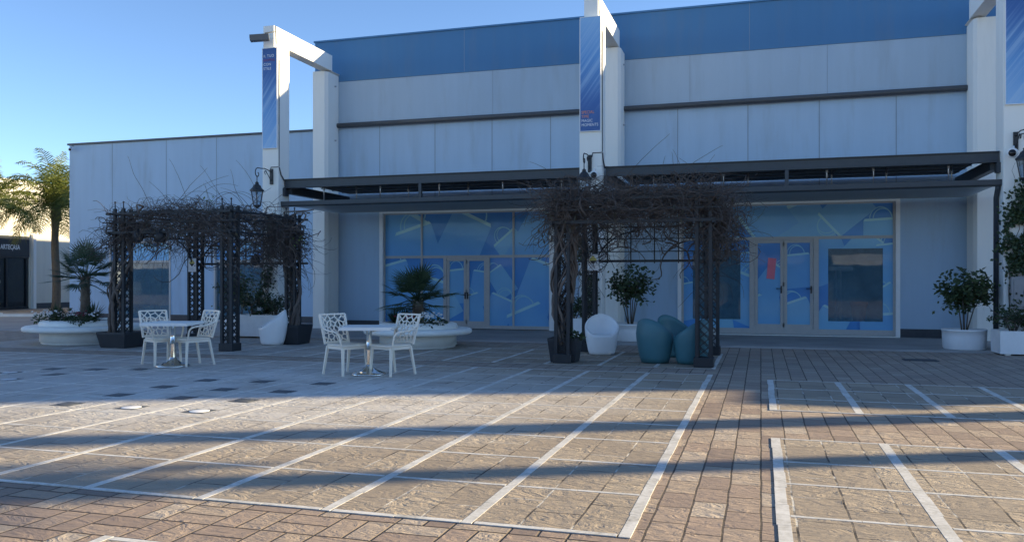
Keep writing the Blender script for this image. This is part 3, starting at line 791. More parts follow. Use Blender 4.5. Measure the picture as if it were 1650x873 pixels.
def banner(x0, x1, z0, z1, matn, lab):
    e = empty('banner', ((x0+x1)/2, 19.7, z0), lab, 'banner', 'blue banners on the portal frames')
    m = MB(); m.box(x0, x1, 19.70, 19.738, z0, z1); m.build('panel', matn, e)
    m = MB(); t = .012
    m.box(x0 - t, x0, 19.695, 19.742, z0 - t, z1 + t); m.box(x1, x1 + t, 19.695, 19.742, z0 - t, z1 + t); m.box(x0, x1, 19.695, 19.742, z0 - t, z0); m.box(x0, x1, 19.695, 19.742, z1, z1 + t)
    m.build('edge_trim', 'white_frame', e)
    return e
b1 = banner(-13.06, -12.62, 5.12, 7.84, 'banner_down', 'tall blue banner reading IL TUO CON STILE at its top')
for i, (t, mt) in enumerate((('IL TUO', 'letter_white'), ('SHOPPING', 'letter_red'), ('CON', 'letter_white'), ('STILE', 'letter_white'))):
    text_mesh(t, .10, 'lettering', mt, b1, (-13.03, 19.697, 7.6 - .115 * i), FACE, .002, xs=1.0 if i != 1 else .72)
b2 = banner(-4.20, -3.71, 5.13, 7.88, 'banner_up', 'tall blue banner reading SPECIAL TIME MAGIC MOMENTS at its foot')
for i, (t, mt) in enumerate((('SPECIAL', 'letter_orange'), ('TIME', 'letter_orange'), ('MAGIC', 'letter_white'), ('MOMENTS', 'letter_white'))):
    text_mesh(t, .098, 'lettering', mt, b2, (-4.17, 19.697, 5.55 - .102 * i), FACE, .002, xs=.86)
banner(4.95, 5.44, 5.23, 7.88, 'banner_down', 'pale blue streaked banner cut by the right photo edge')

# floodlight / cctv
def bullet_cam(loc, d, lab, mat='cctv_white', L=.26, r=.055, boxy=False):
    e = empty('security_camera', loc, lab, 'camera', 'security cameras on the walls')
    d = V(d).normalized(); c = V(loc)
    m = MB()
    if boxy:
        x = d.cross(V((0, 0, 1))).normalized(); m.obox(c, x, d, x.cross(d), r, L / 2, r * .8)
    else: m.tube([c - d * L / 2, c + d * L * .35, c + d * L * .5], [r, r, r * 1.08], 14)
    m.build('housing', mat, e)
    m = MB(); m.tube([c + d * (L * .5 - .005), c + d * (L * .5 + .008)], r * .72, 14); m.build('lens', 'lens', e)
    m = MB(); m.tube([c - d * L * .3, c - d * L * .3 + V((0, 0, r * 1.2)), c - d * L * .75 + V((0, .05, r * 1.6))], .018, 6); m.build('bracket', mat, e)
    return e
bullet_cam((-13.02, 19.5, 8.08), (-.9, -.45, -.12), 'boxy dark floodlight camera at the top of the left portal frame', 'cctv_grey', .5, .1, True)
bullet_cam((-25.08, 25.2, 6.48), (.6, -.8, -.3), 'small white camera at the top corner of the low wing', 'cctv_white', .24, .06)
bullet_cam((-3.82, 19.5, 4.03), (.15, -1, -.12), 'white bullet camera on the middle portal frame above the vine', 'cctv_white', .34, .10)
bullet_cam((5.02, 19.45, 4.16), (-.35, -1, -.1), 'white bullet camera above the ivy at the right photo edge', 'cctv_white', .34, .10)

# wall lanterns on scroll brackets
def lantern(x, yw, zb, lab, drop=.0):
    e = empty('wall_lantern', (x, yw, zb), lab, 'lantern', 'black wall lanterns on scroll brackets')
    m = MB(); m.box(x - .045, x + .045, yw - .04, yw - .002, zb - .2, zb + .22); m.build('back_plate', 'black_iron', e)
    m = MB(); yl = yw - .70
    pts = [(x, yw - .03, zb + .13)] + [(x, yw - .03 - .55 * t, zb + .13 + .06 * math.sin(t * 2.6)) for t in (.3, .6, .9)]
    for k in range(15):
        a = PI * .5 + k * .42; r = .15 * (1 - k / 17)
        pts.append((x, yl + .05 - r * math.cos(a - PI) * .9 - .02, zb + .02 + r * math.sin(a)))
    m.tube(pts, .013, 6)
    m.tube([(x, yw - .03, zb - .12), (x, yw - .2, zb + .05), (x, yw - .3, zb + .13)], .011, 6)
    m.tube([(x, yw - .3 + .05 * math.cos(t), zb + .09 + .05 * math.sin(t)) for t in [k * .6 for k in range(9)]], .009, 5)
    m.tube([(x, yl, zb - .04), (x, yl, zb - .22)], .012, 6)
    m.build('scroll_arm', 'black_iron', e)
    zt = zb - .2
    m = MB(); m.lathe([(.02, 0), (.05, -.03), (.045, -.06), (.10, -.11), (.12, -.16), (.19, -.23), (.19, -.255), (.16, -.255), (0, -.24)], (x, yl, zt), 8, smooth=False); m.build('roof_cap', 'black_iron', e)
    m = MB()
    for k in range(6):
        a = 2 * PI * k / 6; m.bar((x + .165*math.cos(a), yl + .165*math.sin(a), zt - .255), (x + .10*math.cos(a), yl + .10*math.sin(a), zt - .62), .014)
    m.lathe([(.10, -.62), (.10, -.65), (.03, -.70), (.0, -.73)], (x, yl, zt), 8)
    m.build('cage', 'black_iron', e)
    m = MB(); m.lathe([(.155, -.26), (.095, -.615)], (x, yl, zt), 6, smooth=False, cap=False); m.build('glass', 'lamp_glass', e)
    m = MB(); m.lathe([(0, -.5), (.035, -.47), (.04, -.4), (.015, -.33), (0, -.33)], (x, yl, zt), 8); m.build('bulb', 'sign_white', e)
lantern(-12.80, 19.75, 4.33, 'black scroll-arm lantern on the left portal frame above the pergola')
lantern(-3.97, 19.75, 4.33, 'black scroll-arm lantern on the middle portal frame half sunk in vine twigs')
lantern(5.14, 19.75, 4.42, 'black scroll-arm lantern over the ivy at the right photo edge')

# ------------------------------------------------------------------ canopies
def canopy(x0, x1, ups, rods, lab, pipe=False):
    e = empty('canopy', ((x0+x1)/2, 20, 3.6), lab, 'canopy', 'dark steel canopies over the shopfronts')
    yf = 20.02
    m = MB(); m.box(x0, x1, yf, yf + .03, 4.07, 4.27); m.box(x0, x1, yf - .05, yf + .12, 4.271, 4.29); m.box(x0, x1, yf - .05, yf + .12, 4.05, 4.069); m.build('front_beam', 'steel', e)
    for a, b, c_, d_ in ((x0 - .02, x0 + .14, x0 - .03, x0 + .06), (x1 - .14, x1 + .02, x1 - .06, x1 + .03)):
        m = MB(); m.box(a, b, yf + .125, FY - .06, 3.90, 4.14); m.box(c_, d_, yf - .06, yf + .124, 3.83, 4.045); m.build('end_beam', 'steel', e)
    m = MB(); n = int((x1 - x0 - .3) / .13)
    vs = []; 
    for k in range(n * 2 + 1):
        x = x0 + .15 + (x1 - x0 - .3) * k / (2 * n); z = .003 if (k // 1) % 2 else 0
        vs += [(x, yf + .13, 4.24 + z), (x, FY - .06, 4.225 + z)]
    fs = [(2*k, 2*k+1, 2*k+3, 2*k+2) for k in range(2 * n)]
    m.faces(vs, fs); m.build('roof_sheet', 'corr', e)
    m = MB()
    for k in range(5):
        y = yf + .5 + k * .62; m.box(x0 + .15, x1 - .15, y - .015, y + .015, 4.205, 4.222)
    m.build('purlin', 'steel', e)
    m = MB(); y0 = 19.86
    m.faces([(x, y, z) for x in (x0 - .06, x1 + .04) for (y, z) in ((y0, 3.67), (y0, 3.56), (y0 + .04, 3.53), (y0 + .17, 3.53), (y0 + .17, 3.67), (y0 + .15, 3.67), (y0 + .15, 3.56), (y0 + .02, 3.56), (y0 + .02, 3.67))],
            [(k, (k+1) % 9, 9 + (k+1) % 9, 9 + k) for k in range(9)] + [tuple(range(8, -1, -1)), tuple(range(9, 18))])
    m.build('gutter', 'steel', e)
    m = MB(); m.box(x0, x1, y0 + .18, 22.9, 3.58, 3.62)
    m.build('lower_roof', 'soffit', e)
    for x in ups:
        m = MB(); m.box(x - .04, x + .04, yf - .04, yf + .04, 3.66, 4.048); m.build('upright', 'steel', e)
    for i, x in enumerate(rods):
        m = MB(); y = yf + .25 if i % 2 == 0 else yf + 1.1
        m.tube([(x, y, 3.60), (x, y, 4.0), (x, y, 4.15)], .016, 6); m.tube([(x, y, 3.98), (x, y, 4.06)], .03, 6); m.build('hanger_rod', 'zinc', e)
    if pipe:
        m = MB(); m.tube([(4.86, 19.95, 3.54), (4.86, 19.97, 3.48), (4.86, 20.1, 3.3), (4.86, 20.12, .03)], .05, 8); m.build('downpipe', 'steel', e)
    return e
canopy(-12.58, -4.26, [-8.53], [-11.5, -10.95, -9.8, -9.35, -8.1, -7.6, -6.35, -5.85, -4.8], 'left dark steel canopy with gutter, over the palm-side shopfront')
canopy(-3.64, 4.9, [.57], [-2.5, -2.0, -.85, -.3, 1.45, 1.62, 2.44, 2.82, 3.97, 4.2], 'right dark steel canopy with downpipe, over the door with the pink poster', True)

# ------------------------------------------------------------------ pergolas
def pergola(x0, x1, y0, y1, lab, front_posts_high):
    e = empty('pergola', ((x0+x1)/2, (y0+y1)/2, 0), lab, 'pergola', 'black iron pergolas on the plaza')
    H = 3.12; s = .115
    for (px, py) in ((x0, y0), (x1, y0), (x0, y1), (x1, y1)):
        m = MB()
        for dx in (-s, s):
            for dy in (-s, s): m.box(px+dx-.03, px+dx+.03, py+dy-.03, py+dy+.03, .16, H)
        p = m.build('post', 'black_iron', e)
        m = MB(); n = 16; hz = (2.58 - .2) / n
        for k in range(n):
            za, zb = .2 + k * hz, .2 + (k+1) * hz; zm = (za + zb) / 2
            for dy in (-s, s):
                for sg in (-1, 1):
                    m.bar((px + sg*.085, py + dy, za), (px, py + dy, zm), .014, .014); m.bar((px, py + dy, zm), (px + sg*.085, py + dy, zb), .014, .014)
            for dx in (-s, s):
                for sg in (-1, 1):
                    m.bar((px + dx, py + sg*.085, za), (px + dx, py, zm), .014, .014); m.bar((px + dx, py, zm), (px + dx, py + sg*.085, zb), .014, .014)
        m.build('lattice', 'black_iron', p)
        m = MB(); m.bbox(px - .17, px + .17, py - .17, py + .17, 0.006, .17, .008); m.build('foot', 'black_iron', p)
        m = MB()
        for dx in (-s, s):
            m.tube([(px + dx, py - s, H), (px + dx, py - s, H + .12)], .012, 6); m.lathe([(0, 0), (.022, .02), (.022, .035), (0, .055)], (px + dx, py - s, H + .115), 8)
        m.build('finial', 'black_iron', p)
    def rail(name, zs, a, b, ax):
        m = MB()
        for z, w_ in zs:
            if ax == 'x': m.box(a[0] - .3, b[0] + .3, a[1] - w_/2, a[1] + w_/2, z - w_/2, z + w_/2)
            else: m.box(a[0] - w_/2, a[0] + w_/2, a[1] - .28, b[1] + .28, z - w_/2, z + w_/2)
        return m
    # front and back trellis
    m = rail('f', ((2.58, .055), (2.80, .03), (3.0, .05)), (x0, y0 - s - .06), (x1, y0), 'x'); m.build('front_rail', 'black_iron', e)
    m = rail('b', ((1.93, .05), (2.13, .02), (2.40, .02), (2.65, .03), (3.0, .05)), (x0, y1 + s + .06), (x1, y1), 'x')
    k = x0 + .35
    while k < x1: m.box(k - .012, k + .012, y1 + s + .05, y1 + s + .07, 1.88, 3.0); k += .50
    m.build('back_rail', 'black_iron', e)
    for x in (x0 - s - .06, x1 + s + .06):
        m = rail('s', ((2.55, .045), (2.85, .02), (3.0, .045)), (x, y0), (x, y1), 'y'); m.build('side_rail', 'black_iron', e)
    m = MB()
    for k in range(9): x = x0 + (x1-x0) * k / 8; m.box(x - .015, x + .015, y0 - .1, y1 + .1, 3.03, 3.05)
    for k in range(5): y = y0 + (y1-y0) * k / 4; m.box(x0 - .1, x1 + .1, y - .012, y + .012, 3.052, 3.07)
    m.build('roof_grid', 'black_iron', e)
    # curved corner braces
    for (px, py, dx, dy) in ((x0, y1, 0, -1), (x0, y1, 1, 0), (x1, y1, 0, -1), (x1, y0, 0, 1)):
        pts = []
        for i in range(9):
            t = i / 8 * PI / 2; r = .95
            pts.append((px + dx * (.12 + r * (1 - math.cos(t))), py + dy * (.12 + r * (1 - math.cos(t))), 1.75 + r * .85 * math.sin(t)))
        m = MB(); m.tube(pts, .018, 6); m.build('brace', 'black_iron', e)
    return e
P1 = (-13.75, -10.95, 15.3, 17.8); P2 = (-3.5, -.96, 14.95, 17.4)
pergola(*P1, 'black iron pergola with hanging round lamps, right of the left palm bench', True)
pergola(*P2, 'black iron pergola sheltering the teal tub chairs', True)

def rwalk(p, d, L, n, curl, grav=0):
    pts = [V(p)]; d = V(d).normalized(); p = V(p); axis = V((rnd(-1, 1), rnd(-1, 1), rnd(-1, 1)))
    for i in range(n):
        axis += V((rnd(-1, 1), rnd(-1, 1), rnd(-1, 1))) * .6
        d = (d + d.cross(axis) * curl + V((rnd(-1, 1), rnd(-1, 1), rnd(-1, 1))) * curl * .45 + V((0, 0, grav))).normalized()
        p = p + d * L / n; pts.append(p.copy())
    return pts
def vine(P, lab, trunks, ntw, mat_z, drape, whips, seed, dens_right=1.0, tw_mat='twig', leaves=260, fresh=None, arch=0.0):
    random.seed(seed)
    x0, x1, y0, y1 = P
    e = empty('climbing_vine', (trunks[0][0], trunks[0][1], .35), lab, 'vine', 'bare vines on the pergolas')
    cx_, cy_ = (x0+x1)/2, (y0+y1)/2
    # twisted main stems
    for (tx, ty, px, py, ns, zt) in trunks:
        m = MB()
        for k in range(ns):
            ph = rnd(0, 2*PI); tw = rnd(1.5, 3.2) * random.choice((-1, 1)); rr = rnd(.10, .20); pts = []; n = 22
            r0 = rnd(.018, .046)
            for i in range(n + 1):
                t = i / n; z = .33 + t * (zt - .33)
                bx = tx + (px - tx) * min(1, t * 1.6); by = ty + (py - ty) * min(1, t * 1.6)
                R = rr * (.45 + .75 * min(1, t * 2.5))
                pts.append((bx + R * math.cos(ph + tw * t * 2.2) + rnd(-.02, .02), by + R * math.sin(ph + tw * t * 2.2) + rnd(-.02, .02), z))
            q = V(pts[-1]); d = V((cx_ - q.x + rnd(-1, 1), cy_ - q.y + rnd(-1, 1), .5))
            pts += rwalk(q, d, rnd(.8, 2.0), 9, .35)[1:]
            for q in pts: q = V(q)
            pts = [(q[0], q[1], min(q[2], mat_z[1] - .06)) for q in pts]
            m.tube(pts, [max(.007, r0 * (1 - .6 * i / len(pts))) for i in range(len(pts))], 5)
        m.build('stem', 'twig_thick', e)
    # thick wandering branches through the roof and trellis
    m = MB()
    for k in range(70):
        s = random.random()
        if s < .4: p = (rnd(x0, x1), y1 + rnd(0, .25), rnd(2.2, 2.95)); d = (random.choice((-1, 1)), rnd(-.2, .2), rnd(-.4, .4))
        elif s < .7: p = (rnd(x0 - .2, x1 + .2), rnd(y0, y1), rnd(2.7, 3.05)); d = (rnd(-1, 1), rnd(-1, 1), rnd(-.3, .2))
        else: p = (x1 + rnd(-.15, .15), rnd(y0, y1), rnd(2.1, 3.0)); d = (rnd(-.2, .2), random.choice((-1, 1)), rnd(-.4, .4))
        pts = rwalk(p, d, rnd(.8, 2.0), 12, .45); r = rnd(.010, .020)
        for q in pts: q.z = min(q.z, mat_z[1] - .02)
        m.tube(pts, [r * (1 - .5 * i / 12) for i in range(13)], 4)
    m.build('branch', 'twig_thick', e)
    # the mat of thin bare twigs
    m = MB()
    for k in range(ntw):
        s = random.random()
        zc = rnd(*mat_z) - .05
        if s < .34: p = (rnd(x0 - .22, x1 + .15), y0 + random.gauss(-.10, .11), zc - max(0, random.gauss(-.1, .2)))
        elif s < .50: p = (x0 + random.gauss(-.18, .12), rnd(y0 - .2, y1 + .2), zc)
        elif s < .68: p = (x1 + random.gauss(.12, .09), rnd(y0 - .2, y1 + .2), zc - abs(random.gauss(0, .28)) * dens_right)
        elif s < .80: p = (rnd(x0 - .3, x1 + .3), y1 + random.gauss(.1, .15), zc - abs(random.gauss(0, .15)))
        else: p = (rnd(x0 - .3, x1 + .3), rnd(y0 - .2, y1 + .2), mat_z[1] - .12 + random.gauss(0, .06))
        d = (rnd(-1, 1), rnd(-1, 1) * .7, rnd(-.5, .42)); L = rnd(.4, 1.1)
        pts = rwalk(p, d, L, 6, .27, -.015)
        for q in pts: q.z = min(q.z, mat_z[1] + .10 + rnd(0, .05)) - arch * ((q.x - cx_) / (x1 - cx_)) ** 2
        r = rnd(.0035, .0085)
        m.tube(pts, [r * (1 - .1 * i) for i in range(7)], 3, cap=False, smooth=False)
    for k in range(whips):
        p = (rnd(x0 - .1, x1 + .1), rnd(y0 - .15, y1), mat_z[1] - .05)
        a = rnd(0, 2*PI); pts = [V(p)]; d = V((math.cos(a), math.sin(a)*.6, rnd(.5, 1.3))).normalized(); n = 12; L = rnd(.6, 1.5); bend = rnd(-.02, .22)
        for i in range(n):
            d = (d + V((rnd(-.12, .12), rnd(-.12, .12), -bend))).normalized(); pts.append(pts[-1] + d * L / n)
        m.tube(pts, [.0065 - .0003 * i for i in range(n+1)], 3, cap=False, smooth=False)
    for (px, py, zb, n_) in drape:
        for k in range(n_):
            p = V((px + random.gauss(0, .15), py + random.gauss(0, .15), rnd(zb + .3, 3.0)))
            pts = rwalk(p, (rnd(-.8, .8), rnd(-.8, .8), rnd(-1, .3)), rnd(.3, .9), 7, .4, -.05)
            m.tube(pts, rnd(.003, .008), 3, cap=False, smooth=False)
    m.build('twig', tw_mat, e)
    m = MB()
    for k in range(leaves):
        s = random.random()
        if s < .5: p = V((x0 - rnd(.1, .5), rnd(y0 - .3, y1), rnd(2.2, 3.05)))
        elif s < .75: p = V((x1 + rnd(.1, .55), rnd(y0 - .3, y1), rnd(2.1, 3.0)))
        else: p = V((rnd(x0, x1), y0 - rnd(.1, .35), rnd(2.45, 3.0)))
        L = rnd(.05, .12); w_ = L * .22; a = rnd(0, 2*PI); dx, dy = math.cos(a) * w_, math.sin(a) * w_
        t = V((rnd(-.3, .3), rnd(-.3, .3), -1)).normalized() * L
        m.poly([p, p + t * .5 + V((dx, dy, 0)), p + t, p + t * .5 - V((dx, dy, 0))])
    m.build('dry_leaf', 'leaf_dry', e)
    if fresh:
        m = MB()
        for (fx, fy, fz, n_, sp) in fresh:
            for k in range(n_):
                p = V((fx + random.gauss(0, sp), fy + random.gauss(0, sp), fz + random.gauss(0, sp)))
                L = rnd(.06, .12); u = V((rnd(-1, 1), rnd(-1, 1), rnd(-1, 1))).normalized(); w_ = u.cross(V((0, 0, 1))).normalized()
                m.poly([p, p + u * L * .5 + w_ * L * .25, p + u * L, p + u * L * .5 - w_ * L * .25])
        m.build('fresh_leaf', 'leaf_fresh', e)
    return e
vine(P1, 'dark bare vine matted over the left pergola with long arching whips', [(-13.98, 15.22, -13.75, 15.3, 7, 2.75), (-10.75, 17.5, -10.95, 17.8, 8, 2.7)], 1900, (2.70, 3.22),
     [(-11.0, 17.7, 1.9, 260), (-10.8, 16.6, 1.9, 150), (-13.9, 15.3, 2.0, 90)], 46, 11, 1.6, arch=.27, fresh=[(-10.45, 17.3, 2.45, 14, .09), (-12.0, 16.0, 3.3, 12, .09)])
vine(P2, 'brown bare vine matted thickly over the pergola with the teal chairs', [(-3.55, 14.98, -3.5, 15.0, 13, 2.8)], 2400, (2.66, 3.28),
     [(-3.55, 14.95, 2.0, 130), (-.75, 15.5, 1.9, 160), (-.7, 17.0, 1.9, 130), (-3.4, 17.4, 1.4, 120)], 40, 23, 1.6)

# black planters at the pergola posts
def planter(cx_, cy_, w, d, h, lab, greens=True, taper=.82, rz=0):
    e = empty('black_planter', (cx_, cy_, 0), lab, 'planter', 'black plastic planters at the pergola posts')
    m = MB(); W2_, D2 = w/2, d/2
    def ring(k, z, inset=0): return [(cx_ + sx*(W2_*k - inset), cy_ + sy*(D2*k - inset), z) for sx, sy in ((-1, -1), (1, -1), (1, 1), (-1, 1))]
    rs = [ring(taper, .006), ring(.985, h - .06), ring(1.0, h - .055), ring(1.0, h), ring(1, h, .025), ring(.96, h - .10, .03)]
    vs = sum(rs, []); fs = [(3, 2, 1, 0)]
    for r in range(5): fs += [(r*4+k, r*4+(k+1) % 4, r*4+4+(k+1) % 4, r*4+4+k) for k in range(4)]
    m.faces(vs, fs); m.build('tub', 'black_plastic', e)
    m = MB(); m.poly(ring(.97, h - .08, .03)); m.build('soil', 'soil', e)
    return e
planter(-13.9, 15.42, .78, .70, .36, 'black square planter with twisted vine stems beside the left round bench')
planter(-10.72, 17.45, .66, .66, .46, 'black tapered planter behind the white tub chair of the left pergola')
planter(-3.52, 15.15, .56, .50, .45, 'black tapered planter with small green leaves at the teal chairs pergola')
def leaf_quad(m, p, u, w_, L, fold=.0, mi=0):
    p = V(p); m.poly([p, p + u * L * .45 + w_, p + u * L, p + u * L * .45 - w_], mi)
def scatter_leaves(m, centre, rad, n, size, squash=(1, 1, 1), shell=.0, mi=0):
    for k in range(n):
        while True:
            q = V((rnd(-1, 1), rnd(-1, 1), rnd(-1, 1)))
            if shell < q.length <= 1: break
        p = V(centre) + V((q.x * rad * squash[0], q.y * rad * squash[1], q.z * rad * squash[2]))
        u = (q + V((rnd(-1, 1), rnd(-1, 1), rnd(-.9, .6)))).normalized(); w_ = u.cross(V((rnd(-1, 1), rnd(-1, 1), rnd(-1, 1)))).normalized() * size * rnd(.18, .3)
        leaf_quad(m, p, u, w_, size * rnd(.6, 1.25), mi=mi)
def tuft(loc, r, n, lab, group=None, mat='leaf_shrub', size=.1, sq=(1, 1, .6)):
    e = empty('ground_plant', loc, lab, 'plant', group)
    m = MB()
    for k in range(8): m.tube(rwalk(loc, (rnd(-1, 1), rnd(-1, 1), 1.2), r * 1.1, 4, .2), .006, 4)
    m.build('stem', 'twig', e)
    m = MB(); scatter_leaves(m, (loc[0], loc[1], loc[2] + r * .45), r, n, size, sq); m.build('leaves', mat, e)
    return e
random.seed(3)
tuft((-3.38, 15.05, .38), .2, 130, 'low green leafy plant spilling from the black planter under the brown vine')

# info signs on posts
def post_sign(x, y, z, lab):
    e = empty('warning_sign', (x, y, z), lab, 'sign', 'small white signs on the pergola posts')
    m = MB(); m.bbox(x - .115, x + .115, y - .008, y + .008, z - .17, z + .17, .002); m.build('plate', 'sign_white', e)
    yy = y - .010
    m = MB(); c = z + .055
    m.poly([(x - .085, yy, c), (x, yy, c - .09), (x + .085, yy, c), (x, yy, c + .09)]); 
    m.build('yellow_diamond', 'sign_yellow', e)
    m = MB(); m.poly([(x - .07, yy - .002, c - .02), (x, yy - .002, c - .092), (x + .07, yy - .002, c - .02)])
    for (dx, dz) in ((-.09, .09), (.085, -.075)): m.poly([(x + dx - .012, yy, c + dz - .012), (x + dx + .012, yy, c + dz - .012), (x + dx + .012, yy, c + dz + .012), (x + dx - .012, yy, c + dz + .012)])
    m.build('black_mark', 'sign_black', e)
    m = MB()
    for k in range(3): m.poly([(x - .075, yy, z - .135 + k*.025), (x + .075 - .02*k, yy, z - .135 + k*.025), (x + .075 - .02*k, yy, z - .125 + k*.025), (x - .075, yy, z - .125 + k*.025)])
    m.build('text_lines', 'sign_grey', e)
post_sign(P1[0] + .02, P1[3] - .165, 1.90, 'white sign with yellow diamond on the rear post of the left pergola')
post_sign(P2[0] + .10, P2[3] - .165, 1.90, 'white sign with yellow diamond on the post above the white tub chair, right pergola')

# round lamps hanging on the left pergola
def hang_lamp(x, y, z, lab):
    e = empty('hanging_lamp', (x, y, z), lab, 'lamp', 'round dark lamps hanging in the left pergola')
    m = MB(); m.lathe([(0, -.14), (.09, -.12), (.125, -.02), (.11, .07), (.05, .12), (.02, .16), (0, .16)], (x, y, z), 14); m.build('shade', 'black_iron', e)
    m = MB(); m.tube([(x, y, z + .15), (x, y, z + .3)], .008, 5); m.build('hook', 'black_iron', e)
hang_lamp(-13.2, 15.14, 2.50, 'round dark lamp under the left pergola front rail, left of two')
hang_lamp(-12.6, 15.14, 2.48, 'round dark lamp under the left pergola front rail, right of two')
hang_lamp(-12.1, 17.95, 2.02, 'round dark lamp on the back rail of the left pergola, over the shrub')

# ------------------------------------------------------------------ round benches with palms
def bench(cx_, cy_, rb, rs, lab):
    e = empty('round_bench', (cx_, cy_, 0), lab, 'bench', 'round white concrete planter benches')
    m = MB(); m.lathe([(rb * .97, .006), (rb * .97, .05), (rb, .055), (rb, .30)], (cx_, cy_, 0), 56); m.build('base', 'concrete_white', e)
    m = MB(); m.lathe([(rb * .9, .298), (rs - .05, .298), (rs - .01, .32), (rs, .36), (rs - .012, .40), (rs - .06, .425), (rb * .9, .43)], (cx_, cy_, 0), 64, cap=False); m.build('seat', 'concrete_white', e)
    m = MB(); m.lathe([(rb + .02, .431), (rb + .03, .47), (rb - .0, .53), (rb - .10, .565), (rb - .16, .565), (rb - .18, .50)], (cx_, cy_, 0), 56, cap=False); m.build('bowl_rim', 'concrete_white', e)
    m = MB(); m.lathe([(0, .54), (rb - .17, .52)], (cx_, cy_, 0), 40, cap=False); m.build('soil', 'soil', e)
    return e
bench(-15.85, 16.38, .98, 1.36, 'round white concrete bench planter left of the left pergola')
bench(-7.54, 17.57, .88, 1.24, 'round white concrete bench planter behind the right bistro set')

def fan_palm(loc, th, n, R, lab, seed, lean=0, rt=.10):
    random.seed(seed)
    e = empty('fan_palm', loc, lab, 'palm', 'fan palms in the round benches')
    L = V(loc)
    m = MB(); prof = []
    pts = [L + V((lean * t * t, 0, th * t)) for t in [k / 10 for k in range(11)]]
    m.tube(pts, [rt * (1.15 - .2 * t / 10 + .06 * (t % 2)) for t in range(11)], 10)
    top = pts[-1]
    for k in range(90):           # fibrous leaf bases
        a = rnd(0, 2*PI); t = rnd(.15, 1); p = L + V((lean * t * t, 0, th * t)) + V((math.cos(a), math.sin(a), 0)) * rt * .95
        u = V((math.cos(a) * .5, math.sin(a) * .5, .9)).normalized(); w_ = V((-math.sin(a), math.cos(a), 0)) * .025
        m.poly([p - w_, p + w_, p + u * .16])
    m.build('trunk', 'palm_trunk', e)
    ml = MB(); mp = MB()
    for k in range(n):
        a = k * 2.39996 + rnd(-.2, .2); el = math.radians(82 - 104 * (k / n) ** .85 + rnd(-8, 8))
        pl = R * rnd(.46, .62)
        d = V((math.cos(a) * math.cos(el), math.sin(a) * math.cos(el), math.sin(el)))
        b = top + V((rnd(-.05, .05), rnd(-.05, .05), rnd(-.12, .05)))
        mid = b + d * pl * .55; end = b + d * pl + V((0, 0, -pl * .10 * math.cos(el)))
        mp.tube([b, mid, end], [.014, .011, .009], 4)
        side = d.cross(V((0, 0, 1)));  side = side.normalized() if side.length > .05 else V((1, 0, 0))
        nrm = side.cross(d).normalized(); fr = R * rnd(.46, .54); nb = 20
        for j in range(nb):
            t = (j / (nb - 1) - .5) * 2; ang = t * math.radians(100)
            u = (d * math.cos(ang) + side * math.sin(ang) + nrm * (.10 * abs(t)) + V((0, 0, -.04))).normalized()
            ll = fr * (1 - .28 * t * t) * rnd(.88, 1.06); w_ = u.cross(nrm).normalized() * fr * .036
            p0 = end; p1 = end + u * ll * .5; p2 = end + u * ll + V((0, 0, -ll * rnd(.03, .16)))
            fold = nrm * fr * .012
            ml.poly([p0, p1 + w_, p1 + fold]); ml.poly([p0, p1 + fold, p1 - w_])
            ml.poly([p1 + w_, p2, p1 + fold]); ml.poly([p1 + fold, p2, p1 - w_])
    mp.build('leaf_stalk', 'leaf_palm', e); ml.build('crown', 'leaf_palm', e)
    return e
fan_palm((-15.85, 16.38, .52), 1.08, 25, .98, 'fan palm with visible trunk in the left round bench', 5)
fan_palm((-7.54, 17.57, .52), .52, 30, 1.0, 'squat fan palm in the round bench behind the right bistro set', 9, rt=.12)

def spiky(loc, r, n, lab, group, mat='leaf_palm'):
    e = empty('spiky_plant', loc, lab, 'plant', group)
    m = MB(); L = V(loc)
    for k in range(n):
        a = rnd(0, 2*PI); el = rnd(.25, 1.5); u = V((math.cos(a)*math.cos(el), math.sin(a)*math.cos(el), math.sin(el))); w_ = u.cross(V((0, 0, 1))).normalized() * .012
        ll = r * rnd(.7, 1.1); p1 = L + u * ll * .6; p2 = L + u * ll + V((0, 0, -.12 * ll * math.cos(el)))
        m.poly([L - w_ * .6, L + w_ * .6, p1 + w_, p1 - w_]); m.poly([p1 - w_, p1 + w_, p2])
    m.build('blades', mat, e)
random.seed(21)
spiky((-16.35, 16.0, .53), .48, 90, 'spiky dark tuft left of the palm trunk in the left round bench', 'spiky tufts in the benches')
spiky((-15.35, 16.1, .53), .52, 110, 'spiky dark tuft right of the palm trunk in the left round bench', 'spiky tufts in the benches')
spiky((-7.95, 17.2, .53), .42, 90, 'spiky dark tuft under the squat palm, behind the right bistro table', 'spiky tufts in the benches')
def cyclamen(loc, lab, group, n=16, red=False, r=.15):
    e = empty('flowering_plant', loc, lab, 'flowers', group); L = V(loc)
    m = MB(); scatter_leaves(m, L + V((0, 0, .06)), r * 1.2, 70, .09, (1, 1, .5)); m.build('leaves', 'leaf_dark', e)
    m = MB()
    for k in range(n):
        c = L + V((random.gauss(0, r * .6), random.gauss(0, r * .6), rnd(.12, .26)))
        for j in range(4):
            a = rnd(0, 2*PI); u = V((math.cos(a) * .6, math.sin(a) * .6, rnd(.3, 1))).normalized(); w_ = u.cross(V((rnd(-1, 1), rnd(-1, 1), .2))).normalized() * .016
            leaf_quad(m, c, u, w_, .05)
    m.build('petals', 'petal_red' if red else 'petal', e)
gb = 'cyclamen planted in the round benches'
cyclamen((-16.5, 15.72, .53), 'white cyclamen at the left side of the left round bench', gb, 16)
cyclamen((-16.1, 15.62, .53), 'white cyclamen second from the left in the left round bench', gb, 18)
cyclamen((-15.5, 15.62, .53), 'white cyclamen right of the trunk in the left round bench', gb, 24)
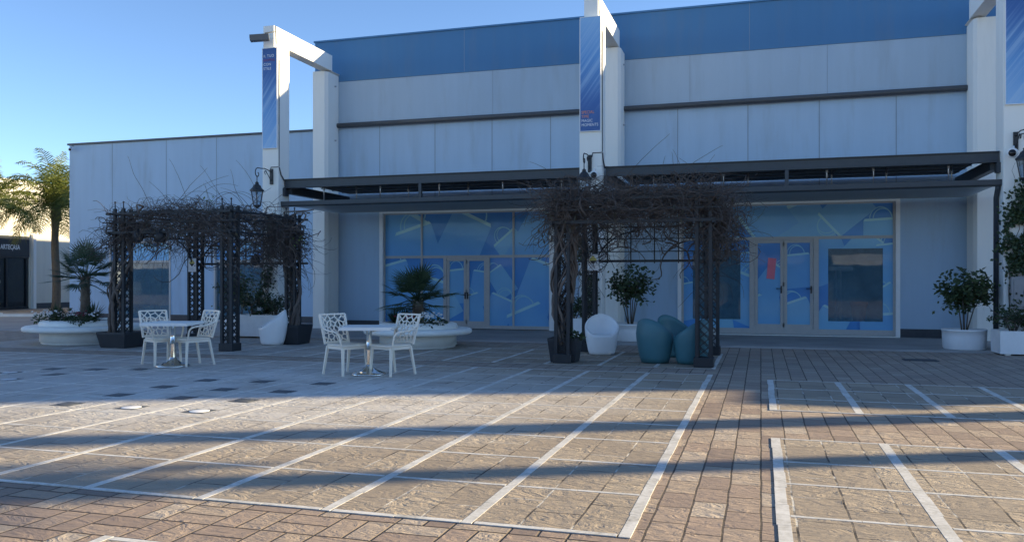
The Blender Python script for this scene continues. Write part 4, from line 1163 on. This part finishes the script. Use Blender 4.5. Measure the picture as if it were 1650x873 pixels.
cyclamen((-15.17, 15.85, .53), 'white cyclamen at the right end of the left round bench, next to vine planter', gb, 14)
cyclamen((-15.3, 15.6, .52), 'dark red cyclamen low in the left round bench', gb, 16, True)
cyclamen((-7.1, 16.95, .53), 'white cyclamen in the middle front of the right round bench', gb, 26, r=.17)
cyclamen((-6.9, 17.15, .53), 'white cyclamen at the right end of the right round bench', gb, 14)
cyclamen((-7.5, 16.85, .52), 'dark red cyclamen at the foot of the squat palm', gb, 16, True)
random.seed(31)
tuft((-7.6, 17.05, .5), .26, 160, 'dark leafy ground plant under the squat palm', None, 'leaf_dark', .11)
tuft((-15.85, 15.8, .5), .30, 200, 'dark leafy ground plant at the foot of the taller fan palm', None, 'leaf_dark', .11)

# ------------------------------------------------------------------ tall feather palms on the left
def feather_palm(loc, th, R, n, lab, seed, rt=.2):
    random.seed(seed)
    e = empty('feather_palm', loc, lab, 'palm', 'tall feather palms at the left edge'); L = V(loc)
    m = MB(); pts = [L + V((.05 * math.sin(k * .5), 0, th * k / 14)) for k in range(15)]
    m.tube(pts, [rt * (1.25 if k == 0 else 1.0 - .25 * k / 14 + (.35 if k in (12, 13) else 0) * .5) for k in range(15)], 12)
    top = pts[-1]
    for k in range(60):
        a = rnd(0, 2*PI); p = top + V((math.cos(a) * rt * .9, math.sin(a) * rt * .9, -rnd(0, .7))); u = V((math.cos(a) * .45, math.sin(a) * .45, .9)); w_ = V((-math.sin(a), math.cos(a), 0)) * .05
        m.poly([p - w_, p + w_, p + u * .3])
    m.build('trunk', 'palm_trunk', e)
    ms = MB(); ml = MB()
    for k in range(n):
        a = k * 2.39996 + rnd(-.2, .2); el = math.radians(84 - 80 * (k / n) + rnd(-6, 6)); Lr = R * rnd(.85, 1.1)
        d = V((math.cos(a) * math.cos(el), math.sin(a) * math.cos(el), math.sin(el))); p = top.copy(); pts = [p.copy()]; nn = 14
        for i in range(nn):
            d = (d + V((0, 0, -.07 - .20 * (i / nn)))).normalized(); p = p + d * Lr / nn; pts.append(p.copy())
        ms.tube(pts, [.032 * (1 - .85 * i / nn) for i in range(nn + 1)], 4)
        for i in range(3, int(nn * 2.4)):
            t = i / (nn * 2.4) * nn; i0 = min(int(t), nn - 1); q = pts[i0].lerp(pts[i0+1], t - i0); dd = (pts[i0+1] - pts[i0]).normalized()
            s = dd.cross(V((0, 0, 1))); s = s.normalized() if s.length > .05 else V((1, 0, 0)); up = s.cross(dd)
            ll = R * .30 * math.sin(PI * min(1, .12 + .85 * i / (nn * 2.4))) * rnd(.8, 1.15)
            for sg in (-1, 1):
                u = (s * sg * .85 + dd * .55 + up * rnd(-.1, .35)).normalized(); w_ = dd * .024
                p1 = q + u * ll * .5 + V((0, 0, -.06 * ll)); p2 = q + u * ll + V((0, 0, -.5 * ll * rnd(.6, 1.2)))
                ml.poly([q - w_, q + w_, p1 + w_, p1 - w_]); ml.poly([p1 - w_, p1 + w_, p2])
    ms.build('frond_rib', 'leaf_feather', e); ml.build('crown', 'leaf_feather', e)
    return e
feather_palm((-32.18, 31.46, 0), 4.95, 3.2, 40, 'tall feather palm with sunlit crown left of the low wing', 41, .2)
feather_palm((-32.1, 27.9, 0), 4.75, 2.5, 26, 'feather palm reaching in from the left photo edge', 43, .22)
lp = empty('lamp_post', (-32.9, 33.6, 0), 'slim dark lamp post behind the left round bench and its palm', 'lamp post')
m = MB(); m.lathe([(.16, 0), (.16, .1), (.09, .2), (.07, .5), (.07, 2.9), (.1, 2.95), (.05, 3.0)], (-32.9, 33.6, 0), 10); m.build('post', 'black_iron', lp)
m = MB(); m.lathe([(.05, 3.0), (.16, 3.05), (.22, 3.4), (.26, 3.42), (.1, 3.6), (0, 3.68)], (-32.9, 33.6, 0), 8, smooth=False); m.build('lantern', 'black_iron', lp)

# ------------------------------------------------------------------ bistro sets
def make_chair():
    e = empty('bistro_chair', (0, 0, 0), '', 'chair', 'ivory bistro chairs with openwork backs')
    # local frame: seat faces +X
    w = .235; sz = .45
    def leg(x, y, xb, yb):
        m = MB(); a = V((x, y, sz - .03)); b = V((xb, yb, 0.004)); n = 5
        for i in range(n):
            t0, t1 = i / n, (i+1) / n
            m.bar(a.lerp(b, t0), a.lerp(b, t1 + .001), .038 - .012 * t0, .034 - .010 * t0, up=V((1, 0, 0)))
        return m.build('leg', 'chair', e)
    leg(.20, .20, .225, .215); leg(.20, -.20, .225, -.215); leg(-.19, .19, -.27, .215); leg(-.19, -.19, -.27, -.215)
    m = MB(); nx, ny = 10, 8
    def P(i, j, bot):
        u, v = i / nx, j / ny; x = -.21 + .44 * u; hw = .205 + .03 * u - .02 * (1 if i in (0, nx) else 0)
        y = (v - .5) * 2 * hw; x += .018 * (1 - (2*v-1)**2) if i == nx else 0
        z = sz - .022 * math.sin(PI * u) * (1 - (2*v-1)**2) + .008 * u - (.0 if not bot else .026) - (.012 if i == nx else 0)
        return (x, y, z)
    vs = [P(i, j, False) for i in range(nx+1) for j in range(ny+1)] + [P(i, j, True) for i in range(nx+1) for j in range(ny+1)]
    K = (nx+1) * (ny+1); q = lambda i, j: i * (ny+1) + j
    fs = []
    for i in range(nx):
        for j in range(ny): fs += [(q(i, j), q(i+1, j), q(i+1, j+1), q(i, j+1)), (K+q(i, j+1), K+q(i+1, j+1), K+q(i+1, j), K+q(i, j))]
    for i in range(nx): fs += [(q(i, 0), K+q(i, 0), K+q(i+1, 0), q(i+1, 0)), (q(i+1, ny), K+q(i+1, ny), K+q(i, ny), q(i, ny))]
    for j in range(ny): fs += [(q(0, j+1), K+q(0, j+1), K+q(0, j), q(0, j)), (q(nx, j), K+q(nx, j), K+q(nx, j+1), q(nx, j+1))]
    m.faces(vs, fs, 0, True)
    m.build('seat', 'chair', e)
    m = MB()   # apron under the seat
    for a, b in (((.20, -.2), (.20, .2)), ((-.19, -.19), (-.19, .19)), ((-.19, .19), (.2, .2)), ((-.19, -.19), (.2, -.2))):
        m.bar((a[0], a[1], sz - .045), (b[0], b[1], sz - .045), .022, .045)
    m.build('apron', 'chair', e)
    # openwork back: cells of an irregular net, mapped on a leaning, slightly curved panel
    rs = random.Random(12); bw, bh = .42, .41
    def mp(u, v, off=0):
        y = u * (1 + .06 * v / bh); lean = .30 * v; x = -.205 - lean - .05 + .9 * (u * u) * .55 + off; z = sz + .015 + v
        return V((x, y, z))
    pts = []
    tries = 0
    while len(pts) < 34 and tries < 9000:
        tries += 1; p = V((rs.uniform(-bw/2, bw/2), rs.uniform(0, bh)))
        if all((p - o_).length > .056 for o_ in pts): pts.append(p)
    mir = []
    for p in pts: mir += [V((-bw - p.x, p.y)), V((bw - p.x, p.y)), V((p.x, -p.y)), V((p.x, 2*bh - p.y))]
    allp = pts + mir
    _, _, tris, _, _, _ = delaunay_2d_cdt(allp, [], [], 0, 1e-7)
    cc = []
    for t in tris:
        a, b, c = (allp[i] for i in t); d = 2 * (a.x*(b.y-c.y) + b.x*(c.y-a.y) + c.x*(a.y-b.y))
        if abs(d) < 1e-9: cc.append(None); continue
        ux = ((a.x**2+a.y**2)*(b.y-c.y) + (b.x**2+b.y**2)*(c.y-a.y) + (c.x**2+c.y**2)*(a.y-b.y)) / d
        uy = ((a.x**2+a.y**2)*(c.x-b.x) + (b.x**2+b.y**2)*(a.x-c.x) + (c.x**2+c.y**2)*(b.x-a.x)) / d
        cc.append((ux, uy))
    em = {}
    for ti, t in enumerate(tris):
        for k in range(3): em.setdefault(tuple(sorted((t[k], t[(k+1) % 3]))), []).append(ti)
    m = MB()
    for ed, tl in em.items():
        if len(tl) != 2: continue
        A, B_ = cc[tl[0]], cc[tl[1]]
        if not A or not B_: continue
        inb = lambda q_: -bw/2 - .002 <= q_[0] <= bw/2 + .002 and -.002 <= q_[1] <= bh + .002
        if not (inb(A) and inb(B_)): continue
        m.bar(mp(*A), mp(*B_), .014, .017, up=V((1, 0, .3)))
    n = 10
    for s_ in (-1, 1):
        for i in range(n): m.bar(mp(s_*bw/2, -.02 + (bh + .02) * i / n), mp(s_*bw/2, -.02 + (bh + .02) * (i+1) / n + .002), .030, .026, up=V((1, 0, .3)))
    for i in range(n):
        for v_, tk in ((bh, .022), (0, .03)): m.bar(mp(-bw/2 + bw*i/n, v_), mp(-bw/2 + bw*(i+1)/n + .002, v_), tk, .022, up=V((1, 0, .3)))
    m.build('backrest', 'chair', e)
    for s_ in (-1, 1):
        m = MB(); a = mp(s_*bw/2, .22)
        pts_ = [a, a + V((.06, s_*.035, .01)), V((-.08, s_*.275, sz + .20)), V((.08, s_*.28, sz + .195)), V((.17, s_*.275, sz + .175)), V((.205, s_*.262, sz + .13)), V((.205, s_*.24, sz + .03)), V((.20, s_*.225, sz - .03))]
        fine = []
        for i in range(len(pts_) - 1):
            for k in range(3): fine.append(pts_[i].lerp(pts_[i+1], k / 3))
        fine.append(pts_[-1])
        sm = [fine[0]] + [(fine[i-1] + fine[i] * 2 + fine[i+1]) / 4 for i in range(1, len(fine) - 1)] + [fine[-1]]
        m.tube(sm, .0145, 8); m.build('armrest', 'chair', e)
    return e
def make_table():
    e = empty('bistro_table', (0, 0, 0), '', 'table', 'white square bistro tables on chrome pedestals')
    m = MB(); m.bbox(-.41, .41, -.41, .41, .735, .785, .006); m.build('tabletop', 'table_top', e)
    m = MB(); m.lathe([(.06, .05), (.054, .09), (.054, .40)], (0, 0, 0), 20); m.lathe([(.054, .405), (.045, .41), (.045, .70), (.10, .72), (.10, .733)], (0, 0, 0), 20); m.build('pedestal', 'chrome', e)
    m = MB(); m.lathe([(.285, .006), (.29, .014), (.28, .026), (.20, .05), (.12, .085), (.065, .13), (.046, .19)], (0, 0, 0), 40); m.build('base_disc', 'chrome', e)
    return e
ch = make_chair(); tb = make_table(); CS = 1.1
CAMR = V((.9575, .2883, 0)); CAMF = V((-.2883, .9575, 0))
def facing(a, b): d = CAMR * a - CAMF * b; return math.atan2(d.y, d.x)
spots = [((-10.36, 12.48), facing(.85, .8), 'ivory openwork armchair left of the left bistro table'), ((-9.79, 12.57), facing(-.72, .9), 'ivory openwork armchair right of the left bistro table'),
         ((-6.45, 12.08), facing(.85, .8), 'ivory openwork armchair left of the right bistro table'), ((-5.71, 12.23), facing(-.72, .9), 'ivory openwork armchair right of the right bistro table')]
for i, ((x, y), a, lab) in enumerate(spots):
    c = ch if i == 0 else copy_tree(ch)
    c.location = (x, y, .0); c.rotation_euler = (0, 0, a); c.scale = (CS, CS, CS); c['label'] = lab
for i, (x, y, lab) in enumerate(((-9.98, 12.30, 'white square bistro table in front of the left pergola'), (-6.08, 12.16, 'white square bistro table in front of the round bench with squat palm'))):
    t = tb if i == 0 else copy_tree(tb)
    t.location = (x, y, .0); t.rotation_euler = (0, 0, math.radians(16.75)); t['label'] = lab

# ------------------------------------------------------------------ tub armchairs
def make_tub(matn):
    e = empty('tub_chair', (0, 0, 0), '', 'armchair', 'moulded plastic tub armchairs'); n = 48
    def h(t):     # t = 0 front, PI back
        k = (1 - math.cos(t)) / 2; k = max(0, min(1, (k - .07) / .93)) ** 1.05
        return .40 + .41 * k
    def rad(z, t): 
        k = z / .80; back = (1 - math.cos(t)) / 2
        return .255 + .075 * math.sin(min(1, k / .75) * PI / 2) - .05 * max(0, k - .7) / .3 + .03 * back * k
    m = MB(); nz = 9; vs = []; fs = []
    for i in range(nz):
        for k in range(n):
            t = 2*PI*k/n; z = .006 + (h(t) - .006) * i / (nz - 1); r = rad(z, t)
            if i == 0: r -= .012
            vs.append((r * math.cos(t) * 1.0, r * math.sin(t) * 1.03, z))
    for i in range(nz-1): fs += [(i*n+k, i*n+(k+1) % n, (i+1)*n+(k+1) % n, (i+1)*n+k) for k in range(n)]
    base = len(vs)
    for (dr, dz) in ((-.018, .010), (-.042, .004)):
        for k in range(n):
            t = 2*PI*k/n; z = h(t); r = rad(z, t) + dr; vs.append((r * math.cos(t), r * math.sin(t) * 1.03, z + dz))
    for i in range(4):
        for k in range(n):
            t = 2*PI*k/n; z0 = h(t); zb = .385; z = z0 + (zb - z0) * (i+1) / 4; r = rad(z, t) - .05 - .01 * i; vs.append((r * math.cos(t), r * math.sin(t) * 1.03, min(z, z0 + .004)))
    R = [(nz-1)*n, base] + [base + n * j for j in range(1, 6)]
    for a, b in zip(R[:-1], R[1:]): fs += [(a+k, a+(k+1) % n, b+(k+1) % n, b+k) for k in range(n)]
    fs.append(tuple(range(n-1, -1, -1)))
    m.faces(vs, fs, 0, True); m.build('shell', matn, e)
    m = MB(); m.lathe([(.258, .375), (.262, .392), (.25, .402), (.15, .398), (0, .392)], (0, 0, 0), n, sy=1.03); m.build('seat', matn, e)
    return e
tw = make_tub('white_plastic'); tt = make_tub('teal_plastic')
tubs = [(tw, (-11.0, 17.0), facing(-1, .35), 'white moulded tub armchair in the left pergola by the black planter'),
        (None, (-3.12, 16.75), facing(-.05, 1), 'white moulded tub armchair facing the camera beside the teal ones'),
        (tt, (-1.88, 15.45), facing(.75, -.75), 'teal tub armchair seen from behind, left of the two in front'),
        ('t', (-1.66, 16.75), facing(.45, .8), 'teal tub armchair behind the other two, between them'),
        ('t', (-1.22, 15.42), facing(-.75, -.75), 'teal tub armchair partly hidden by the lattice post')]
for (src, (x, y), a, lab) in tubs:
    c = copy_tree(tw) if src is None else (copy_tree(tt) if src == 't' else src)
    c.location = (x, y, 0.005); c.rotation_euler = (0, 0, a); c['label'] = lab

# ------------------------------------------------------------------ pots, shrubs, ivy
def round_pot(cx_, cy_, r, h, lab, z0=.03):
    e = empty('round_pot', (cx_, cy_, z0), lab, 'pot', 'low round white pots')
    m = MB(); m.lathe([(r*.93, 0), (r*.96, .03), (r*.99, h*.6), (r, h - .04), (r + .012, h - .035), (r + .012, h), (r - .03, h), (r - .04, h - .06)], (cx_, cy_, z0), 44, cap=False); m.build('pot_wall', 'pot_white', e)
    m = MB(); m.lathe([(0, h - .04), (r - .035, h - .05)], (cx_, cy_, z0), 30, cap=False); m.build('soil', 'soil', e)
def box_pot(x0, x1, y0, y1, h, lab, z0=.03):
    e = empty('box_planter', ((x0+x1)/2, (y0+y1)/2, z0), lab, 'planter', 'white rectangular planters')
    m = MB(); zb = z0 + .035; t = .04
    m.box(x0, x1, y0, y0+t, zb, z0+h); m.box(x0, x1, y1-t, y1, zb, z0+h); m.box(x0, x0+t, y0+t, y1-t, zb, z0+h); m.box(x1-t, x1, y0+t, y1-t, zb, z0+h); m.box(x0+t, x1-t, y0+t, y1-t, zb, zb+.03)
    m.build('walls', 'pot_white', e)
    m = MB()
    for fx in (x0+.15, x1-.15):
        for fy_ in (y0+.08, y1-.08): m.box(fx-.05, fx+.05, fy_-.04, fy_+.04, z0, zb - .001)
    m.build('foot', 'concrete_white', e)
    m = MB(); m.poly([(x0+t, y0+t, z0+h-.05), (x1-t, y0+t, z0+h-.05), (x1-t, y1-t, z0+h-.05), (x0+t, y1-t, z0+h-.05)]); m.build('soil', 'soil', e)
def shrub(loc, stems, ht, crown_r, crown_h, nl, lab, seed, size=.11, name='potted_shrub', mat='leaf_shrub', sq=1.0):
    random.seed(seed)
    e = empty(name, loc, lab, 'shrub', 'shrubs in white pots'); L = V(loc); ms = MB(); ml = MB()
    tips = []
    for k in range(stems):
        a = 2*PI*k/stems + rnd(-.4, .4); sp = crown_r * rnd(.25, .95)
        b = L + V((math.cos(a) * .05, math.sin(a) * .05, 0)); t = L + V((math.cos(a) * sp, math.sin(a) * sp, ht + crown_h * rnd(-.2, .5)))
        mid = b.lerp(t, .5) + V((rnd(-.04, .04), rnd(-.04, .04), .06)) - V((math.cos(a), math.sin(a), 0)) * sp * .15
        ms.tube([b, b.lerp(mid, .5), mid, mid.lerp(t, .5), t], [.016, .014, .012, .009, .005], 5)
        for j in range(6):
            q = mid.lerp(t, rnd(.1, 1)); w = rwalk(q, (rnd(-1, 1), rnd(-1, 1), rnd(-.1, .9)), crown_r * rnd(.4, .8), 4, .2)
            ms.tube(w, .0045, 3, cap=False); tips += w[1:]
    c = L + V((0, 0, ht))
    for k in range(nl):
        if random.random() < .72 and tips: p = random.choice(tips) + V((random.gauss(0, .06), random.gauss(0, .06), random.gauss(0, .06)))
        else:
            while True:
                q = V((rnd(-1, 1), rnd(-1, 1), rnd(-1, 1)))
                if .4 < q.length < 1: break
            p = c + V((q.x * crown_r, q.y * crown_r, q.z * crown_h + .08))
        u = V((rnd(-1, 1), rnd(-1, 1), rnd(-.9, .5))).normalized(); w_ = u.cross(V((rnd(-1, 1), rnd(-1, 1), rnd(-1, 1)))).normalized() * size * rnd(.2, .3)
        leaf_quad(ml, p, u, w_, size * rnd(.6, 1.2))
    ms.build('stem', 'bark', e); ml.build('foliage', mat, e)
    return e
round_pot(-3.12, 20.62, .56, .42, 'low round white pot between the teal chairs and the facade')
shrub((-3.12, 20.62, .38), 7, 1.05, .55, .42, 1100, 'leafy shrub with bare stems in the round pot behind the teal chairs', 51, .12)
round_pot(4.25, 20.12, .44, .43, 'low round white pot near the right photo edge')
shrub((4.25, 20.12, .4), 6, .88, .55, .48, 1300, 'leafy shrub on crooked stems in the round pot near the right edge', 53, .13)
box_pot(-4.72, -3.98, 19.62, 20.3 - .56, .60, 'white box planter in front of the middle portal frame') if False else box_pot(-4.62, -3.98, 19.05, 19.70, .62, 'white box planter in front of the middle portal frame', 0.0)
shrub((-4.3, 19.38, .56), 5, .32, .34, .26, 260, 'dark bushy plant in the white box planter at the middle frame', 55, .10, 'potted_shrub', 'leaf_dark')
box_pot(4.66, 6.4, 18.95, 19.68, .50, 'white box planter below the meter box at the right edge', -.008)
shrub((4.98, 19.3, .46), 8, .26, .42, .26, 420, 'dark bushy plant at the left end of the right box planter', 57, .09, 'potted_shrub', 'leaf_dark')
shrub((5.75, 19.3, .46), 8, .24, .42, .24, 380, 'dark bushy plant right of the white flowers in the right box planter', 58, .09, 'potted_shrub', 'leaf_dark')
random.seed(61)
cyclamen((5.28, 19.12, .44), 'white flowers in the right box planter under the meter box', 'flowers in the box planter', 14, r=.12)
box_pot(-14.55, -13.72, 19.9, 20.5, .42, 'low white box planter left behind the left pergola', .03)
shrub((-14.15, 20.2, .4), 7, .82, .55, .50, 1000, 'tall leafy shrub in the low white planter behind the left pergola', 63, .11)
box_pot(-13.55, -11.95, 18.95, 19.65, .60, 'long white box planter at the left portal frame foot', 0.0)
shrub((-13.1, 19.3, .55), 8, .30, .5, .26, 420, 'dark bushy plant left in the long white planter at the left frame', 65, .10, 'potted_shrub', 'leaf_dark')
shrub((-12.4, 19.3, .55), 8, .30, .45, .26, 380, 'dark bushy plant right in the long white planter at the left frame', 66, .10, 'potted_shrub', 'leaf_dark')
cyclamen((-12.75, 19.1, .56), 'small white flowers in the long planter behind the white tub chair', 'flowers in the box planter', 10, r=.1)

def ivy(x0, x1, z0, z1, y, n, lab, seed, dens=None, size=.10):
    random.seed(seed)
    e = empty('climbing_ivy', ((x0+x1)/2, y, z0), lab, 'climbing plant', 'climbers on the portal frames'); ms = MB(); ml = MB()
    for k in range(6):
        p = V((rnd(x0 + .1, x1 - .1), y - .02, z0)); pts = [p.copy()]; nn = 20
        for i in range(nn):
            p = p + V((rnd(-.1, .1), 0, (z1 - z0) / nn)); p.x = min(max(p.x, x0), x1); p.y = y - rnd(.012, .05); pts.append(p.copy())
        ms.tube(pts, [.013 - .0005 * i for i in range(nn + 1)], 4)
    for k in range(n):
        t = random.random(); c = (x0 + x1) / 2 + (x1 - x0) * .30 * math.sin(t * 5 + seed); wd = (x1 - x0) * .5 * (1 - .45 * t)
        p = V((c + random.gauss(0, wd * .5), y - abs(random.gauss(.03, .05)), z0 + (z1 - z0) * t))
        if mnoise.noise(p * 2.6) < -.32: continue
        u = V((rnd(-1, 1), rnd(-1, -.1), rnd(-1, .4))).normalized(); w_ = u.cross(V((rnd(-.4, .4), -1, rnd(-.4, .4)))).normalized() * size * rnd(.3, .42)
        leaf_quad(ml, p, u, w_, size * rnd(.5, 1.1))
    ms.build('stem', 'bark', e); ml.build('leaves', 'leaf_dark', e)
ivy(5.0, 6.0, .5, 4.0, 19.73, 3400, 'ivy climbing the right portal frame around the meter box', 71)
ivy(-13.1, -12.62, .5, 3.3, 19.73, 1000, 'climber on the left portal frame behind the left pergola', 73)
ivy(-4.3, -3.85, .5, 2.6, 19.73, 560, 'sparse climber on the middle portal frame behind the pergola post', 75)
mb_ = empty('meter_box', (5.35, 19.6, .95), 'grey meter box with rounded window on the right portal frame', 'meter box')
m = MB(); m.bbox(5.02, 5.72, 19.60, 19.745, .92, 1.60, .012); m.build('case', 'meter', mb_)
m = MB(); m.bbox(5.07, 5.67, 19.585, 19.599, .97, 1.55, .006); m.build('lid', 'meter', mb_)
m = MB(); m.lathe([(0, 0), (.13, 0), (.13, .008), (0, .008)], (0, 0, 0), 24)
m.v = [(5.40 + x * 1.2, 19.584 - z, 1.27 + y * 1.2) for (x, y, z) in m.v]; m.build('window', 'meter_glass', mb_)
m = MB(); m.box(5.10, 5.13, 19.575, 19.584, 1.22, 1.27); m.build('lock', 'black_iron', mb_)

# ------------------------------------------------------------------ beyond the frame: what shades and what is mirrored
# a tall slim pylon added for its shadow band, and a palm shading the slabs
py = empty('shadow_pylon', (13.6, 15.1, 0), 'white square pylon added out of view to cast a shadow band', 'shadow_pylon')
m = MB(); m.bbox(13.35, 13.85, 15.42, 15.86, 0, 9.5, .02); m.build('shaft', 'white_wall', py)
m = MB(); m.bbox(13.2, 14.0, 15.3, 15.98, 0, .35, .02); m.build('foot', 'concrete_white', py)
feather_palm((13.0, 13.25, 0), 6.3, 1.3, 26, 'short thick palm standing to the right, outside the photo', 47, .25)
kk = empty('shadow_kiosk', (12.8, 17.2, 0), 'small white kiosk added out of view to fill in a ground shadow', 'shadow_kiosk')  # added out of view to widen the plaza shadow at its right edge
m = MB(); m.bbox(12.0, 13.6, 16.5, 17.9, 0, 3.8, .02); m.build('cabin', 'white_wall', kk)
m = MB(); m.box(11.8, 13.8, 16.3, 18.1, 3.81, 3.95); m.build('roof', 'steel', kk)
# row of shops facing the block, behind the camera
O = empty('opposite_shops', (-12, -16, 0), 'white row of shops opposite, behind the camera', 'building')
m = MB(); m.box(-60, 25, -26, -16, 0, 4.2); m.build('wall', 'opp', O)
m = MB()
for k in range(12): m.box(-58 + k * 7, -53.5 + k * 7, -15.99, -15.96, .1, 2.7)
m.build('shop_window', 'shop_black', O)
m = MB()
for k in range(12):
    x = -58 + k * 7; m.faces([(x - .2, -15.95, 3.3), (x + 4.7, -15.95, 3.3), (x + 4.7, -14.2, 2.8), (x - .2, -14.2, 2.8), (x + 4.7, -14.2, 2.55), (x - .2, -14.2, 2.55)], [(0, 1, 2, 3), (3, 2, 4, 5)])
m.build('awning', 'awning', O)

# ------------------------------------------------------------------ light, sky, camera
ELEV, AZ = math.radians(16.5), math.radians(25)              # sun behind the right end of the block
tosun = V((math.cos(AZ) * math.cos(ELEV), math.sin(AZ) * math.cos(ELEV), math.sin(ELEV)))
sun = bpy.data.lights.new('sun', 'SUN'); so = bpy.data.objects.new('sun', sun); COL.objects.link(so)
sun.energy = 4.7; sun.angle = math.radians(.8); sun.color = (1.0, .82, .52)
so.rotation_euler = (-tosun).to_track_quat('-Z', 'Y').to_euler(); so.location = (30, 20, 30)
W = bpy.data.worlds.new('World'); S.world = W; W.use_nodes = True
nt = W.node_tree; bg = nt.nodes['Background']
sky = nt.nodes.new('ShaderNodeTexSky'); sky.sky_type = 'NISHITA'; sky.sun_disc = False
sky.sun_elevation = ELEV; sky.sun_rotation = math.atan2(tosun.x, tosun.y); sky.air_density = .7; sky.dust_density = 0.0; sky.ozone_density = 3.0
nt.links.new(sky.outputs[0], bg.inputs[0]); bg.inputs[1].default_value = .112
cam = bpy.data.cameras.new('camera'); co = bpy.data.objects.new('camera', cam); COL.objects.link(co)
co.location = (0, 0, 1.54); co.rotation_euler = (PI / 2, 0, math.radians(16.754))
cam.sensor_width = 36; cam.lens = 36 * 1332 / 1650; cam.shift_y = 13.5 / 1650; cam.clip_end = 3000; cam.clip_start = .05
S.camera = co
S.view_settings.view_transform = 'Standard'; S.view_settings.look = 'None'; S.view_settings.gamma = 1; S.view_settings.exposure = 1.34
S.view_settings.use_curve_mapping = False
S.render.engine = 'CYCLES'
